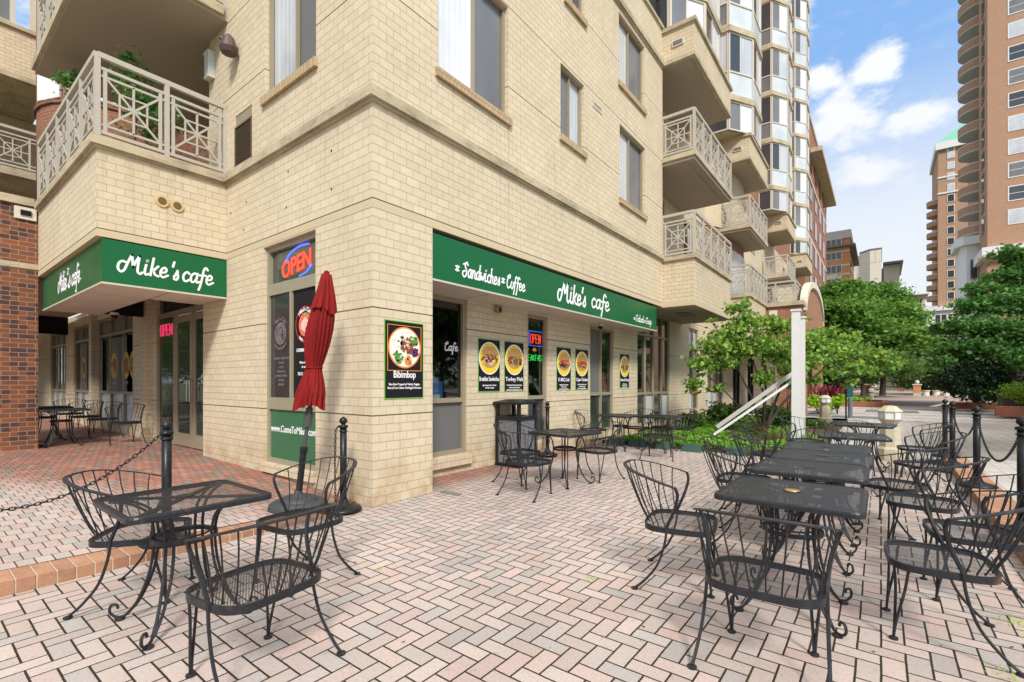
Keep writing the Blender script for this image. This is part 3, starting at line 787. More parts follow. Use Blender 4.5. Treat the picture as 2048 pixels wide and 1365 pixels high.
# dark brick pier and parapet on the left
MB().box(-13.3, X2, -4.0, Y1 - .002, -.05, 3.50).box(-13.3, X2, -4.0, Y1 - .002, 3.60, 4.66).build('brick_wall', 'brown', apt)
MB().box(-13.28, X2 + .015, -4.0, Y1 - .004, 3.50, 3.60).build('stone_band', 'cornice', apt)
MB().box(-13.5, X2 + .06, -4.0, Y1 - .06, 4.66, 4.80).build('cornice', 'cornice', apt)
MB().box(X2 + .0, X2 + .035, 1.37, 1.66, 4.40, 4.62).build('vent_hood', 'concrete', apt)
MB().box(X2 + .034, X2 + .06, 1.45, 1.59, 4.47, 4.56).build('vent_opening', 'black', apt)

# corner balcony over the entrance
def balcony(parent, label=None):
    return empty('balcony', parent.location, 0)
bal = MB(); 
# brick apron
wall(bal, 'x', X1, Y1, Y0, 3.47, 4.60); wall(bal, 'y', Y1, X2, X1, 3.47, 4.60)
BA = bal.build('balcony', 'cream', apt)
MB().prism([(X1 + .004, Y1 - .004), (X1 + .004, Y0), (X2, Y0), (X2, Y1 - .004)], 3.38, 3.47).build('stone_band', 'band', BA)
MB().prism([(X1 + .07, Y1 - .07), (X1 + .07, Y0 - .072), (X2 + .1, Y0 - .072), (X2 + .1, Y1 - .07)], 4.60, 4.72).build('ledge', 'cornice', BA)
MB().prism([(X1 + .03, Y1 - .03), (X1 + .03, Y0 - .03), (X2 + .1, Y0 - .03), (X2 + .1, Y1 - .03)], 4.565, 4.60).build('ledge_bed', 'cornice', BA)
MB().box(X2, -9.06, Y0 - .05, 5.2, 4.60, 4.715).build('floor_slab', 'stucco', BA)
r = MB(); railing(r, (X1 + .0, Y1 + .01), (X1, Y0 - .03), 4.72, 1.13, 2, (1, 0, 0)); railing(r, (X1 - .0, Y1), (X2 + .12, Y1), 4.72, 1.13, 5, (0, 1, 0), (False, True))
r.build('railing', 'rail', BA)
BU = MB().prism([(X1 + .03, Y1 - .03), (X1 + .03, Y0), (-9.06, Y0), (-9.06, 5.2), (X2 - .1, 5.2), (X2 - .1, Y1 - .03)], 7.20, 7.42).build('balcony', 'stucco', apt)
MB().prism([(X1 + .08, Y1 - .08), (X1 + .08, Y0 - .075), (X2 - .1, Y0 - .075), (X2 - .1, Y1 - .08)], 7.25, 7.40).build('ledge', 'cornice', BU)
r = MB(); railing(r, (X1, Y1 + .01), (X1, Y0 - .03), 7.42, 1.13, 2, (1, 0, 0)); railing(r, (X1, Y1), (X2 + .12, Y1), 7.42, 1.13, 5, (0, 1, 0), (False, True)); r.build('railing', 'rail', BU)
w = MB(); wall(w, 'y', 5.0, -27, -9.0, 4.7, 7.25, [(-12.0, -9.8, 4.75, 6.9)], .1, back=1); wall(w, 'y', 5.0, -27, -12.6, 7.25, 14); w.build('back_wall', 'brown', apt)
window(apt, 'y', 5.0, -12.0, -9.8, 4.75, 6.9, (.5,), (), ('screen', 'dark'), back=1, fw=.07, name='balcony_door')
# facade further left: recessed upper balcony, brick spandrel with windows, brick turret
zx = -18.8
BL = MB().box(zx - 1.9, zx, -4, 2.75, 7.08, 7.28).build('balcony', 'cornice', apt)
r = MB(); railing(r, (zx - .06, -4.0), (zx - .06, 2.72), 7.28, 1.13, 5, (1, 0, 0)); r.build('railing', 'rail', BL)
w = MB(); wall(w, 'x', zx, -4, 2.75, 9.86, 11.1); w.quad((zx, 2.75, 9.7), (zx - 3, 2.75, 9.7), (zx - 3, 2.75, 14), (zx, 2.75, 14)); w.build('spandrel', 'cream2', apt)
MB().box(zx - 3, zx + .06, -4, 2.80, 9.72, 9.86).build('cornice', 'cornice', apt)
MB().box(zx - .3, zx + .08, -4, 2.80, 11.10, 11.2).build('coping', 'cornice', apt)
window(apt, 'x', zx - .05, -2.3, 2.1, 11.2, 13.6, (.25, .5, .75), (), ('pane_dark', 'pane_grey', 'pane_dark', 'pane_grey'), fm='frame_pale', fw=.1, name='bay_window')
louver('x', zx + .02, .3, .85, 10.1, 10.3, 4, -1, fm='frame_pale')
MB().box(zx - 2.9, zx - 2.75, 1.9, 3.0, 4.7, 9.7).box(zx - 2.95, zx - 2.8, -2.5, .6, 4.7, 6.9).build('wall', 'cream2', apt)
tc = (-17.6, 4.1)
T = MB().lathe([(1.75, 4.6), (1.75, 9.0), (1.75, 14)], (tc[0], tc[1], 0), 28).build('turret', 'red', apt, smooth=True)
MB().lathe([(1.80, 8.55), (1.80, 8.66)], (tc[0], tc[1], 0), 28).build('turret_sill', 'brown', T)
tw = MB()
for k in range(3):
    a0 = radians(-78 + k * 30); a1 = a0 + radians(24); rr = 1.77
    p0 = (tc[0] + rr * cos(a0), tc[1] + rr * sin(a0)); p1 = (tc[0] + rr * cos(a1), tc[1] + rr * sin(a1))
    p2 = (tc[0] + (rr + .06) * cos(a1), tc[1] + (rr + .06) * sin(a1)); p3 = (tc[0] + (rr + .06) * cos(a0), tc[1] + (rr + .06) * sin(a0))
    tw.prism([p0, p1, p2, p3], 8.66, 10.4)
tw.build('turret_window', 'pane_white', T)

# ------------------------------------------------------------------ right-hand wing: stacked balconies, bays
w = MB(); wall(w, 'x', XR, 12.33, 43.5, 3.38, 9.7, [(12.6, 14.4, 4.75, 6.9), (12.6, 14.4, 7.35, 9.4), (16.2, 17.2, 5.4, 6.9), (26.6, 27.8, 5.4, 7.0), (26.6, 27.8, 8.0, 9.3), (33.4, 34.6, 5.2, 6.8), (36.4, 37.6, 5.2, 6.8), (36.4, 37.6, 7.8, 9.2)], .12)
w.build('wall', 'cream', apt)
for u in ((12.6, 14.4, 4.75, 6.9), (12.6, 14.4, 7.35, 9.4), (16.2, 17.2, 5.4, 6.9), (26.6, 27.8, 5.4, 7.0), (26.6, 27.8, 8.0, 9.3), (33.4, 34.6, 5.2, 6.8), (36.4, 37.6, 5.2, 6.8), (36.4, 37.6, 7.8, 9.2)):
    window(apt, 'x', XR, *u, (.5,), (), ('pane_dark', 'pane_curtain'), fw=.06)
MB().box(XR - .3, XR, 12.34, 44.0, 9.7, 34).build('upper_wall', 'red', apt)
MB().box(XR - 6, XR - .31, 12.34, 44, -.05, 33.9).build('inner_core', 'dark', apt)
# curved brick bay behind the second stack
poly = [(XR, 18.4)] + [(XR - .35 + 1.0 * sin(radians(a)), 21.2 - 2.8 * cos(radians(a))) for a in range(20, 161, 14)] + [(XR, 24.0)]
MB().prism(poly, 4.72, 7.3).build('curved_wall', 'red', apt, )
MB().prism([(a + .03 if i not in (0, len(poly) - 1) else a, b_) for i, (a, b_) in enumerate(poly)], 7.3, 9.7).build('curved_wall', 'cream2', apt)
cwn = MB()
for i in (4, 5, 6, 7, 8, 9):
    (ax, ay), (bx_, by) = poly[i], poly[i + 1]
    nx_, ny_ = (by - ay), -(bx_ - ax); L = math.hypot(nx_, ny_); nx_ /= L; ny_ /= L
    cwn.prism([(ax + nx_ * .02, ay + ny_ * .02), (bx_ + nx_ * .02, by + ny_ * .02), (bx_ + nx_ * .05, by + ny_ * .05), (ax + nx_ * .05, ay + ny_ * .05)], 4.78, 6.6)
cwn.build('curved_window', 'pane_curtain', apt)
def box_balcony(xf, y0, y1, zb, zt, side, rail_top=True, wall_x=XR, vent=True, low=3.38):
    """solid brick-faced balcony box"""
    b = MB().box(wall_x, xf, y0, y1, zb + .10, zt - .10).build('balcony', 'cream2', apt)
    MB().box(wall_x, xf + .02, y0 - .02, y1 + .02, zb, zb + .10).build('stone_band', 'band' if zb < 5 else 'cornice', b)
    MB().box(wall_x, xf - .10, y0 + .10, y1 - .10, zb - .035, zb).build('soffit', 'stucco', b)
    MB().box(wall_x, xf + .06, y0 - .06, y1 + .06, zt - .10, zt).build('ledge', 'cornice', b)
    if rail_top:
        r = MB(); railing(r, (side, y0), (xf, y0), zt, 1.10, 1 if xf - side < 1.2 else 2, (0, 1, 0)); railing(r, (xf, y0 + .01), (xf, y1), zt, 1.10, 5, (1, 0, 0), (False, True)); r.build('railing', 'rail', b)
    elif vent:
        v = MB().box(xf - .55, xf - .25, y0 - .035, y0 - .001, zb + .38, zb + .54).build('vent_grille', 'concrete', b)
        MB().box(xf - .52, xf - .28, y0 - .045, y0 - .034, zb + .41, zb + .51).build('slot', 'screen', v)
    return b
def slab_balcony(xf, y0, y1, z, side, n=5):
    b = MB().box(XR, xf, y0, y1, z, z + .08).box(XR, xf - .2, y0 + .15, y1 - .2, z - .03, z).build('balcony', 'stucco', apt)
    MB().box(XR, xf + .05, y0 - .05, y1 + .05, z + .08, z + .20).build('ledge', 'cornice', b)
    r = MB(); railing(r, (side, y0), (xf, y0), z + .20, 1.08, 1 if xf - side < 1.2 else 2, (0, 1, 0)); railing(r, (xf, y0 + .01), (xf, y1), z + .20, 1.08, n, (1, 0, 0), (False, True)); r.build('railing', 'rail', b)
    return b
b1 = box_balcony(-3.72, 12.33, 16.0, 3.36, 4.65, -4.53)
MB().box(-4.5, -4.2, 13.2, 14.0, 3.30, 3.326).build('soffit_vent', 'screen', b1)
slab_balcony(-3.72, 12.33, 16.0, 7.05, -4.53)
b3 = box_balcony(-3.72, 12.33, 16.0, 9.66, 10.60, -4.53, False)
b4 = box_balcony(-3.83, 19.3, 22.6, 2.6, 4.68, -5.2)
slab_balcony(-3.83, 19.3, 22.6, 7.05, -5.2)
box_balcony(-3.83, 19.3, 22.8, 9.66, 10.60, -5.2, False)
slab_balcony(-4.0, 29.5, 32.4, 7.05, -5.1)
box_balcony(-4.0, 29.5, 32.6, 9.66, 10.60, -5.1, False)
box_balcony(-4.2, 39.8, 43.3, 9.66, 10.70, -5.0, False)
def bay(y0, xw, z0, levels, topz):
    """one bay per storey: stone slab edge, frame, window lights and frosted panels"""
    p = [(XR + .01, y0), (xw, y0), (xw + .62, y0 + .98), (xw + .62, y0 + 2.4), (xw, y0 + 3.35), (XR + .01, y0 + 3.35)]
    cx, cy = XR, y0 + 1.7
    grow = lambda e: [(a + (e if i not in (0, 5) else 0), b + (-e if i < 2 else (e if i > 3 else 0))) for i, (a, b) in enumerate(p)]
    for k in range(levels):
        za = z0 + 2.5 * k; zb = za + 2.5
        if k == 0 and topz is not None: za = topz - .02
        B = MB().prism(grow(.07), zb - .20, zb).prism(grow(-.06), za + .02, zb - .20).build('bay_window', 'cornice', apt)
        fr = MB(); zs = zb - .2
        base = za + .02
        mid = base + .85 if zb - za > 2.0 else None
        for i in range(5):
            a, b_ = Vector(p[i]), Vector(p[i + 1]); t = (b_ - a); L = t.length; t.normalize(); nn = Vector((t.y, -t.x))
            if L < .3: pass
            def strip(s0, s1, c, d, o0, o1, mb):
                q0, q1 = a + t * s0, a + t * s1
                mb.prism([tuple(q0 + nn * o0), tuple(q1 + nn * o0), tuple(q1 + nn * o1), tuple(q0 + nn * o1)], c, d)
            fw_ = .055
            strip(0, fw_, base, zs, -.03, .03, fr); strip(L - fw_, L, base, zs, -.03, .03, fr)
            strip(fw_, L - fw_, zs - .06, zs, -.028, .028, fr); strip(fw_, L - fw_, base, base + .05, -.028, .028, fr)
            if mid: strip(fw_, L - fw_, mid - .03, mid + .03, -.028, .028, fr)
            lo = mid or base
            if mid:
                g = MB(); strip(fw_, L - fw_, base + .05, mid - .03, -.01, .0, g); g.build('panel', 'pane_frost' if i else 'pane_grey', B)
            if L > .9:
                g = MB(); strip(fw_, L * .47, lo, zs - .06, -.01, .0, g); g.build('pane', random.choice(['pane_grey', 'pane_grey', 'pane_dark']), B)
                g = MB(); strip(L * .47, L - fw_, lo, zs - .06, -.012, -.002, g); g.build('pane', random.choice(['pane_white', 'pane_white', 'pane_curtain']), B)
                strip(L * .45, L * .49, lo + .03, zs - .06, -.02, .02, fr)
            else:
                g = MB(); strip(fw_, L - fw_, lo, zs - .06, -.01, .0, g); g.build('pane', random.choice(['pane_curtain', 'pane_dark']), B)
        fr.build('frame', 'frame_pale', B)
bay(12.45, -4.39, 9.36, 2, 10.6)
bay(18.58, -4.39, 9.36, 4, 10.6)
bay(28.52, -4.60, 9.36, 7, 10.6)
bay(39.73, -4.92, 9.36, 9, 10.7)
# far end of the wing: darker brick with an overhanging cornice
w = MB().box(-12, -5.0, 46.5, 66, -.05, 24.6).build('end_block', 'red', apt)
MB().box(-12, -4.1, 50.0, 66.9, 21.9, 22.3).build('cornice', 'cornice', w)
MB().box(-12, -4.9, 46.5, 66.1, 24.6, 25.0).build('coping', 'greyconc', w)
for k in range(8):
    for yy in (49.5, 53.5, 57.5, 61.5):
        MB().box(-5.0, -4.95, yy, yy + 1.6, 1.8 + k * 2.65, 3.5 + k * 2.65).build('window', 'pane_dark', w)
    if k % 2: MB().box(-5.02, -4.96, 46.5, 66, .9 + k * 2.65, 1.1 + k * 2.65).build('stone_band', 'concrete', w)

# ------------------------------------------------------------------ brick arcade lodge with arched gable
gate = empty('brick_gatehouse', (-2.56, 22.4, 0), label='low red brick gatehouse with stone coping and round arched gable beyond the garden', cat='building')
gx = -2.56
MB().box(-5.2, gx, 22.4, 23.2, 3.0, 4.55).build('wall', 'red', gate); MB().box(gx - .85, gx, 22.4, 23.2, -.05, 2.999).build('pier', 'red', gate)
MB().box(-5.2, -3.1, 23.2, 31.6, 4.2, 4.5).build('roof_slab', 'stucco', gate)
arch = []
y_0, y_1 = 23.9, 31.5; yc = (y_0 + y_1) / 2; R_ = (y_1 - y_0) / 2
outer = [(y_0, 4.55)] + [(yc - R_ * cos(radians(a)), 4.4 + 1.35 * sin(radians(a))) for a in range(8, 173, 12)] + [(y_1, 4.55)]
inner = [(y_1 - 1.0, 0), (y_1 - 1.0, 2.7)] + [(yc + (R_ - 1.0) * cos(radians(a)), 2.7 + .9 * sin(radians(a))) for a in range(12, 169, 12)] + [(y_0 + .6, 2.7), (y_0 + .6, 0)]
MB().extrude([(y_0, 0)] + outer + [(y_1, 0)] + inner, 'x', gx - .4, gx + .004).build('gable', 'orange_small', gate)
cop = []
for a in range(0, 181, 12): cop.append((yc - (R_ + .05) * cos(radians(a)), 4.5 + 1.42 * sin(radians(a))))
cp = MB()
for (a0, c0), (a1, c1) in zip(cop[:-1], cop[1:]): cp.extrude([(a0, c0), (a1, c1), (a1, c1 + .28), (a0, c0 + .28)], 'x', gx - .2, gx + .08)
cp.build('arched_coping', 'concrete', gate)
MB().box(-5.2, gx + .1, 22.3, 23.25, 4.55, 4.72).build('coping', 'cornice', gate)
MB().box(gx, gx + .03, 22.4, 22.9, 2.4, 2.6).build('stone_band', 'concrete', gate)
MB().box(-3.7, -3.4, 22.36, 22.4, 4.1, 4.4).build('vent_hood', 'concrete', gate)
r = MB(); railing(r, (-4.4, 23.6), (-2.9, 23.6), 4.75, 1.05, 2, (0, 1, 0)); railing(r, (-2.9, 23.6), (-2.9, 30), 4.75, 1.05, 7, (1, 0, 0), (False, True)); r.build('railing', 'rail', gate)

# ------------------------------------------------------------------ lettering
def sans(mb, text, u, v, size, axis, p, out, align='CENTER', wide=1.0, bold=.012, thick=.0012, flip=1, arc=None):
    cu = bpy.data.curves.new('txt', 'FONT'); cu.body = text; cu.size = size; cu.align_x = align
    cu.resolution_u = 3; cu.offset = bold * size; cu.extrude = thick
    o = bpy.data.objects.new('txt', cu); COL.objects.link(o)
    dg = bpy.context.evaluated_depsgraph_get(); me = o.evaluated_get(dg).to_mesh()
    vs = []
    for q in me.vertices:
        x, y, z = q.co
        x *= wide * flip
        if arc:                                   # bend on a circle: arc = (radius, +1 over / -1 under, height factor)
            R, sg, hf = arc; a = x / R
            r2 = R + y * sg
            x, y = r2 * sin(a), sg * r2 * cos(a) * hf
        vs.append((p + out * (z + thick), u + x, v + y) if axis == 'x' else (u + x, p + out * (z + thick), v + y))
    mb.add(vs, [tuple(f.vertices) for f in me.polygons])
    bpy.data.objects.remove(o); bpy.data.curves.remove(cu)
GL = {
 'M': (.74, [[(-.02, .42), (-.16, .46), (-.27, .34), (-.28, .12), (-.16, -.02), (-.04, .08), (.05, .42), (.16, .80)], [(.16, .80), (.2, .62), (.27, .28)], [(.27, .28), (.36, .55), (.46, .80)], [(.46, .80), (.45, .4), (.47, .08), (.58, -.01), (.64, .06)]]),
 'i': (.24, [[(.02, .44), (.0, .12), (.06, .0), (.16, .04)], [(.04, .62), (.05, .65)]]),
 'k': (.38, [[(.04, .80), (.0, .0)], [(.26, .46), (.14, .3), (.04, .22)], [(.1, .24), (.18, .06), (.32, .0)]]),
 'e': (.37, [[(.02, .2), (.2, .24), (.24, .37), (.14, .45), (.02, .3), (.03, .08), (.14, -.01), (.32, .1)]]),
 "'": (.14, [[(.05, .82), (.01, .60)]]),
 's': (.30, [[(.0, .12), (.1, .3), (.16, .46), (.17, .3), (.22, .12), (.14, -.01), (.02, .02)]]),
 'c': (.34, [[(.25, .38), (.15, .45), (.02, .3), (.03, .08), (.14, -.01), (.28, .08)]]),
 'a': (.41, [[(.27, .38), (.15, .45), (.01, .28), (.04, .03), (.16, .02), (.27, .22)], [(.28, .44), (.26, .12), (.32, .0), (.4, .05)]]),
 'f': (.30, [[(.3, .70), (.22, .80), (.13, .68), (.1, .3), (.06, -.12), (.01, -.34)], [(-.03, .38), (.24, .41)]]),
 'S': (.44, [[(.34, .66), (.26, .80), (.13, .72), (.13, .54), (.26, .36), (.26, .1), (.1, -.03), (-.06, .08), (-.05, .24), (.08, .3)], [(.13, .72), (-.04, .66)]]),
 'n': (.39, [[(.01, .43), (.0, .0)], [(.0, .25), (.12, .44), (.23, .36), (.22, .08), (.32, .0)]]),
 'd': (.41, [[(.27, .38), (.15, .45), (.01, .28), (.04, .03), (.16, .02), (.27, .22)], [(.30, .82), (.27, .12), (.32, .0), (.4, .05)]]),
 'w': (.46, [[(.0, .43), (.05, .04), (.18, .3)], [(.18, .3), (.25, .02), (.38, .43)]]),
 'h': (.39, [[(.04, .82), (.0, .0)], [(.0, .25), (.12, .44), (.23, .36), (.22, .08), (.32, .0)]]),
 'C': (.44, [[(.02, .66), (.12, .6), (.3, .64), (.28, .8), (.16, .74), (.02, .4), (.06, .06), (.2, -.02), (.38, .1)]]),
 'o': (.34, [[(.14, .44), (.02, .32), (.02, .1), (.13, -.01), (.25, .1), (.25, .32), (.14, .44)]]),
 'l': (.20, [[(.04, .82), (.0, .12), (.06, .0), (.15, .04)]]),
 'u': (.40, [[(.0, .43), (.01, .1), (.1, .0), (.23, .14)], [(.25, .43), (.23, .1), (.34, .0)]]),
 'p': (.36, [[(.02, .43), (-.04, -.32)], [(.0, .3), (.13, .44), (.25, .32), (.22, .08), (.1, .0), (-.01, .08)]]),
 '*': (.34, [[(.02, .12), (.22, .36)], [(.22, .12), (.02, .36)], [(.12, .08), (.12, .40)]]),
 ' ': (.26, []),
}
def fit_sans(mb, text, u, v, width, size, axis, p, out, bold=.012):
    t_ = MB(); sans(t_, text, 0, 0, size, axis, p, out, bold=bold)
    if not t_.v: return
    k_ = 1 if axis == 'x' else 0
    lo = min(q[k_] for q in t_.v); hi = max(q[k_] for q in t_.v); f = width / (hi - lo); mid = (lo + hi) / 2
    vs = []
    for q in t_.v:
        q = list(q); q[k_] = u + (q[k_] - mid) * f; q[2] += v; vs.append(tuple(q))
    mb.add(vs, t_.f)
def script(mb, text, u, v, size, axis, p, out, wt=.05, wide=1.0, slant=.12, k=4):
    x = 0
    for ch in text:
        adv, strokes = GL[ch]
        for st in strokes:
            pts = catmull([(a, b, 0) for a, b in st], 5) if len(st) > 2 else [Vector((a, b, 0)) for a, b in st]
            P3 = []
            for q in pts:
                uu = u + ((x + q.x) * wide + q.y * slant) * size; vv = v + q.y * size
                P3.append((p + out * .004, uu, vv) if axis == 'x' else (uu, p + out * .004, vv))
            ax = 0 if axis == 'x' else 1
            mb.tube(P3, wt * size, 8, squash=(ax, .15))
            for e in (P3[0], P3[-1]):                # round ends
                ring = [(e[0] + (0 if ax == 0 else wt * size * cos(t * pi / 5)), e[1] + (wt * size * cos(t * pi / 5) if ax == 0 else 0), e[2] + wt * size * sin(t * pi / 5)) for t in range(10)]
                o3 = (out * .006 if ax == 0 else 0, 0 if ax == 0 else out * .006, 0)
                mb.add([tuple(c + d for c, d in zip(r_, o3)) for r_ in ring] + [tuple(c - d for c, d in zip(r_, o3)) for r_ in ring], [tuple(range(10)), tuple(range(19, 9, -1))] + [(t, (t + 1) % 10, 10 + (t + 1) % 10, 10 + t) for t in range(10)])
        x += adv
    return x * wide * size

# ------------------------------------------------------------------ cafe signs
sg = empty('shop_sign', (X0, 4.22, 0), label='long green cafe sign box above the side windows, lettered with sandwiches, coffee, salad and soup', cat='sign')
MB().box(X0 - .10, X0 - .03, 4.225, 11.98, 2.74, 3.33).build('sign_panel', 'green', sg)
MB().box(X0 - .095, X0 - .015, 4.225, 11.985, 2.715, 2.74).build('bottom_trim', 'frame_pale', sg)
so = MB()
for a, b_ in zip((4.23, 5.5, 6.9, 8.3, 9.6, 10.9), (5.47, 6.87, 8.27, 9.57, 10.87, 11.95)): so.box(XR - .02, X0 - .105, a, b_, 2.725, 2.75)
so.build('soffit_panel', plain('soffit_white', (.62, .55, .47), .6), sg)
MB().box(XR - .1, X0 - .105, 4.23, 11.95, 2.755, 2.80).build('soffit_frame', 'frame', sg)
MB().box(XR, X0 - .1, 11.95, 11.985, 2.73, 3.38).build('end_panel', 'green', sg)
SP = X0 - .03
def word(par, text, *a):
    t = MB(); script(t, text, *a); t.build('lettering', 'letter', par)
def fit(text, wd, size): return wd / (sum(GL[c][0] for c in text) * size)
def fitword(par, text, pa, pb, z, size, wt, p=None):
    p = p or SP; a, b_ = yx(pa, p), yx(pb, p); word(par, text, a, z, size, 'x', p, 1, wt, fit(text, b_ - a, size))
fitword(sg, "*", 910, 920, 2.90, .22, .05); fitword(sg, "Sandwiches", 926, 1000, 2.87, .25, .052)
fitword(sg, "*", 1002, 1011, 2.90, .22, .05); fitword(sg, "Coffee", 1013, 1050, 2.87, .25, .052)
fitword(sg, "Mike's", 1122, 1172, 2.88, .42, .055); fitword(sg, "cafe", 1183, 1219, 2.91, .40, .055)
fitword(sg, "*", 1267, 1271, 2.86, .16, .05); fitword(sg, "Salad", 1272, 1287, 2.85, .19, .05); fitword(sg, "*", 1288, 1291, 2.86, .16, .05); fitword(sg, "Soup", 1292, 1303, 2.85, .19, .05)
MB().box(SP, SP + .002, 6.30, 6.306, 2.745, 3.32).box(SP, SP + .002, 9.9, 9.906, 2.745, 3.32).build('panel_seam', 'green_dull', sg)
cs = empty('shop_sign', (X1, Y1, 0), label="green corner sign box above the entrance reading Mike's cafe on two sides", cat='sign')
MB().prism([(X1 + .0, Y1 + .06), (X1, Y0 - .005), (X1 - .05, Y0 - .005), (X1 - .05, Y1 + .11), (X2 + .03, Y1 + .11), (X2 + .03, Y1 + .06)], 2.77, 3.36).build('sign_panel', 'green', cs)
MB().prism([(X1 + .01, Y1 + .05), (X1 + .01, Y0 - .005), (X1 - .05, Y0 - .005), (X1 - .05, Y1 + .11), (X2 + .03, Y1 + .11), (X2 + .03, Y1 + .05)], 2.745, 2.77).build('bottom_trim', 'frame_pale', cs)
so = MB()
for a, b_ in zip((-12.4, -11.4, -10.4, -9.4), (-11.43, -10.43, -9.43, -8.41)): so.box(a, b_, Y1 + .12, 2.55, 2.755, 2.78)
so.box(-9.4, -8.41, 2.58, 3.29, 2.755, 2.78)
so.build('soffit_panel', M['soffit_white'] if 'soffit_white' in M else bpy.data.materials['soffit_white'], cs)
MB().prism([(-12.42, Y1 + .112), (-8.40, Y1 + .112), (-8.40, 3.29), (-9.42, 3.29), (-9.42, 2.56), (-12.42, 2.56)], 2.785, 2.82).build('soffit_frame', 'frame', cs)
fitword(cs, "Mike", 250, 337, 2.95, .31, .052, X1); fitword(cs, "'s", 342, 358, 2.94, .31, .052, X1); fitword(cs, "cafe", 365, 427, 2.94, .31, .052, X1)
for tx_, a_, b_ in (("Mike", 119, 134), ("'s", 135.5, 142), ("cafe", 144, 161)):
    u0, u1 = xy(a_, Y1 + .06), xy(b_, Y1 + .06); word(cs, tx_, u0, 2.93, .36, 'y', Y1 + .06, -1, .055, fit(tx_, u1 - u0, .36))

# ------------------------------------------------------------------ posters
def blob(mb, axis, p, out, cu, cv, ru, rv, n=20, jit=0, a0=0, a1=360, rnd=random):
    pts = []
    full = a1 - a0 >= 360
    for i in range(n if full else n + 1):
        a = radians(a0 + (a1 - a0) * i / n); j = 1 + rnd.uniform(-jit, jit)
        pts.append((cu + ru * j * cos(a), cv + rv * j * sin(a)))
    mb.extrude(pts, axis, p, p + out * .0012)
def food(parent, axis, p, out, cu, cv, r, kind):
    rnd = random.Random(kind)
    C = {'bun': (.52, .27, .10), 'meat': (.30, .06, .03), 'leaf': (.10, .28, .04), 'pale': (.78, .66, .45), 'red': (.6, .05, .03), 'brown': (.22, .09, .04), 'purple': (.13, .02, .12), 'carrot': (.85, .28, .04), 'egg': (.86, .82, .68)}
    def mt(k):
        nm = 'food_' + k
        return bpy.data.materials.get(nm) or plain(nm, C[k], .5, vary=.25, sc_=30)
    b = MB(); blob(b, axis, p, out, cu, cv, r * 1.08, r * 1.08, 36); b.build('picture_ring', 'letter' if kind else 'orange_line', parent)
    b = MB(); blob(b, axis, p + out * .002, out, cu, cv, r, r, 36); b.build('picture_disc', 'yellow' if kind else mt('egg'), parent)
    q = p + out * .004
    if kind == 0:
        specs = [('brown', 30, .05, .12, .5, .12), ('egg', 16, -.42, .45, .32, .18), ('leaf', 26, -.45, -.5, .32, .10), ('leaf', 22, .6, .42, .26, .10), ('carrot', 30, .2, -.66, .24, .07), ('purple', 24, .66, -.22, .22, .08), ('meat', 30, .1, .15, .38, .08), ('pale', 18, .1, .2, .36, .05)]
    else:
        m_ = MB(); blob(m_, axis, q, out, cu, cv - .22 * r, r * .74, r * .42, 14, .02, 180, 360, rnd); m_.build('bun', mt('bun'), parent)
        specs = [('leaf', 24, .02, -.22, .55, .12) if kind != 1 else ('pale', 10, 0, -.2, .5, .12), ('meat', 34, 0, -.05, .62, .13), ('red' if kind in (3, 4) else 'brown', 22, .05, .02, .6, .09), ('pale', 7, .0, -.02, .55, .06)]
        if kind == 2: specs.append(('leaf', 10, .05, .15, .4, .10))
        if kind == 3: specs.append(('purple', 12, -.1, -.2, .5, .08))
    lay = 1
    for k, cnt, a, b_, s_, sz in specs:
        m_ = MB()
        for i_ in range(cnt):
            th = rnd.uniform(0, 6.28); rr = s_ * sqrt(rnd.random())
            du, dv = a + rr * cos(th) * (1.4 if kind else 1), b_ + rr * sin(th) * (.34 if kind else 1)
            L_ = math.hypot(du, dv)
            if kind == 0 and L_ > .86: du, dv = du * .86 / L_, dv * .86 / L_
            blob(m_, axis, q + out * (.0003 * (i_ % 4) + .0015 * lay), out, cu + du * r, cv + dv * r, r * sz * rnd.uniform(.6, 1.3), r * sz * rnd.uniform(.5, 1.0), 7, .25, rnd=rnd)
        m_.build({'bun': 'bun'}.get(k, 'garnish'), mt(k), parent); lay += 1
    if kind:
        m_ = MB(); blob(m_, axis, q + out * .0015 * lay, out, cu + .03 * r, cv + .24 * r, r * .84, r * .55, 16, .03, 0, 180, rnd); m_.build('bun', mt('bun'), parent)
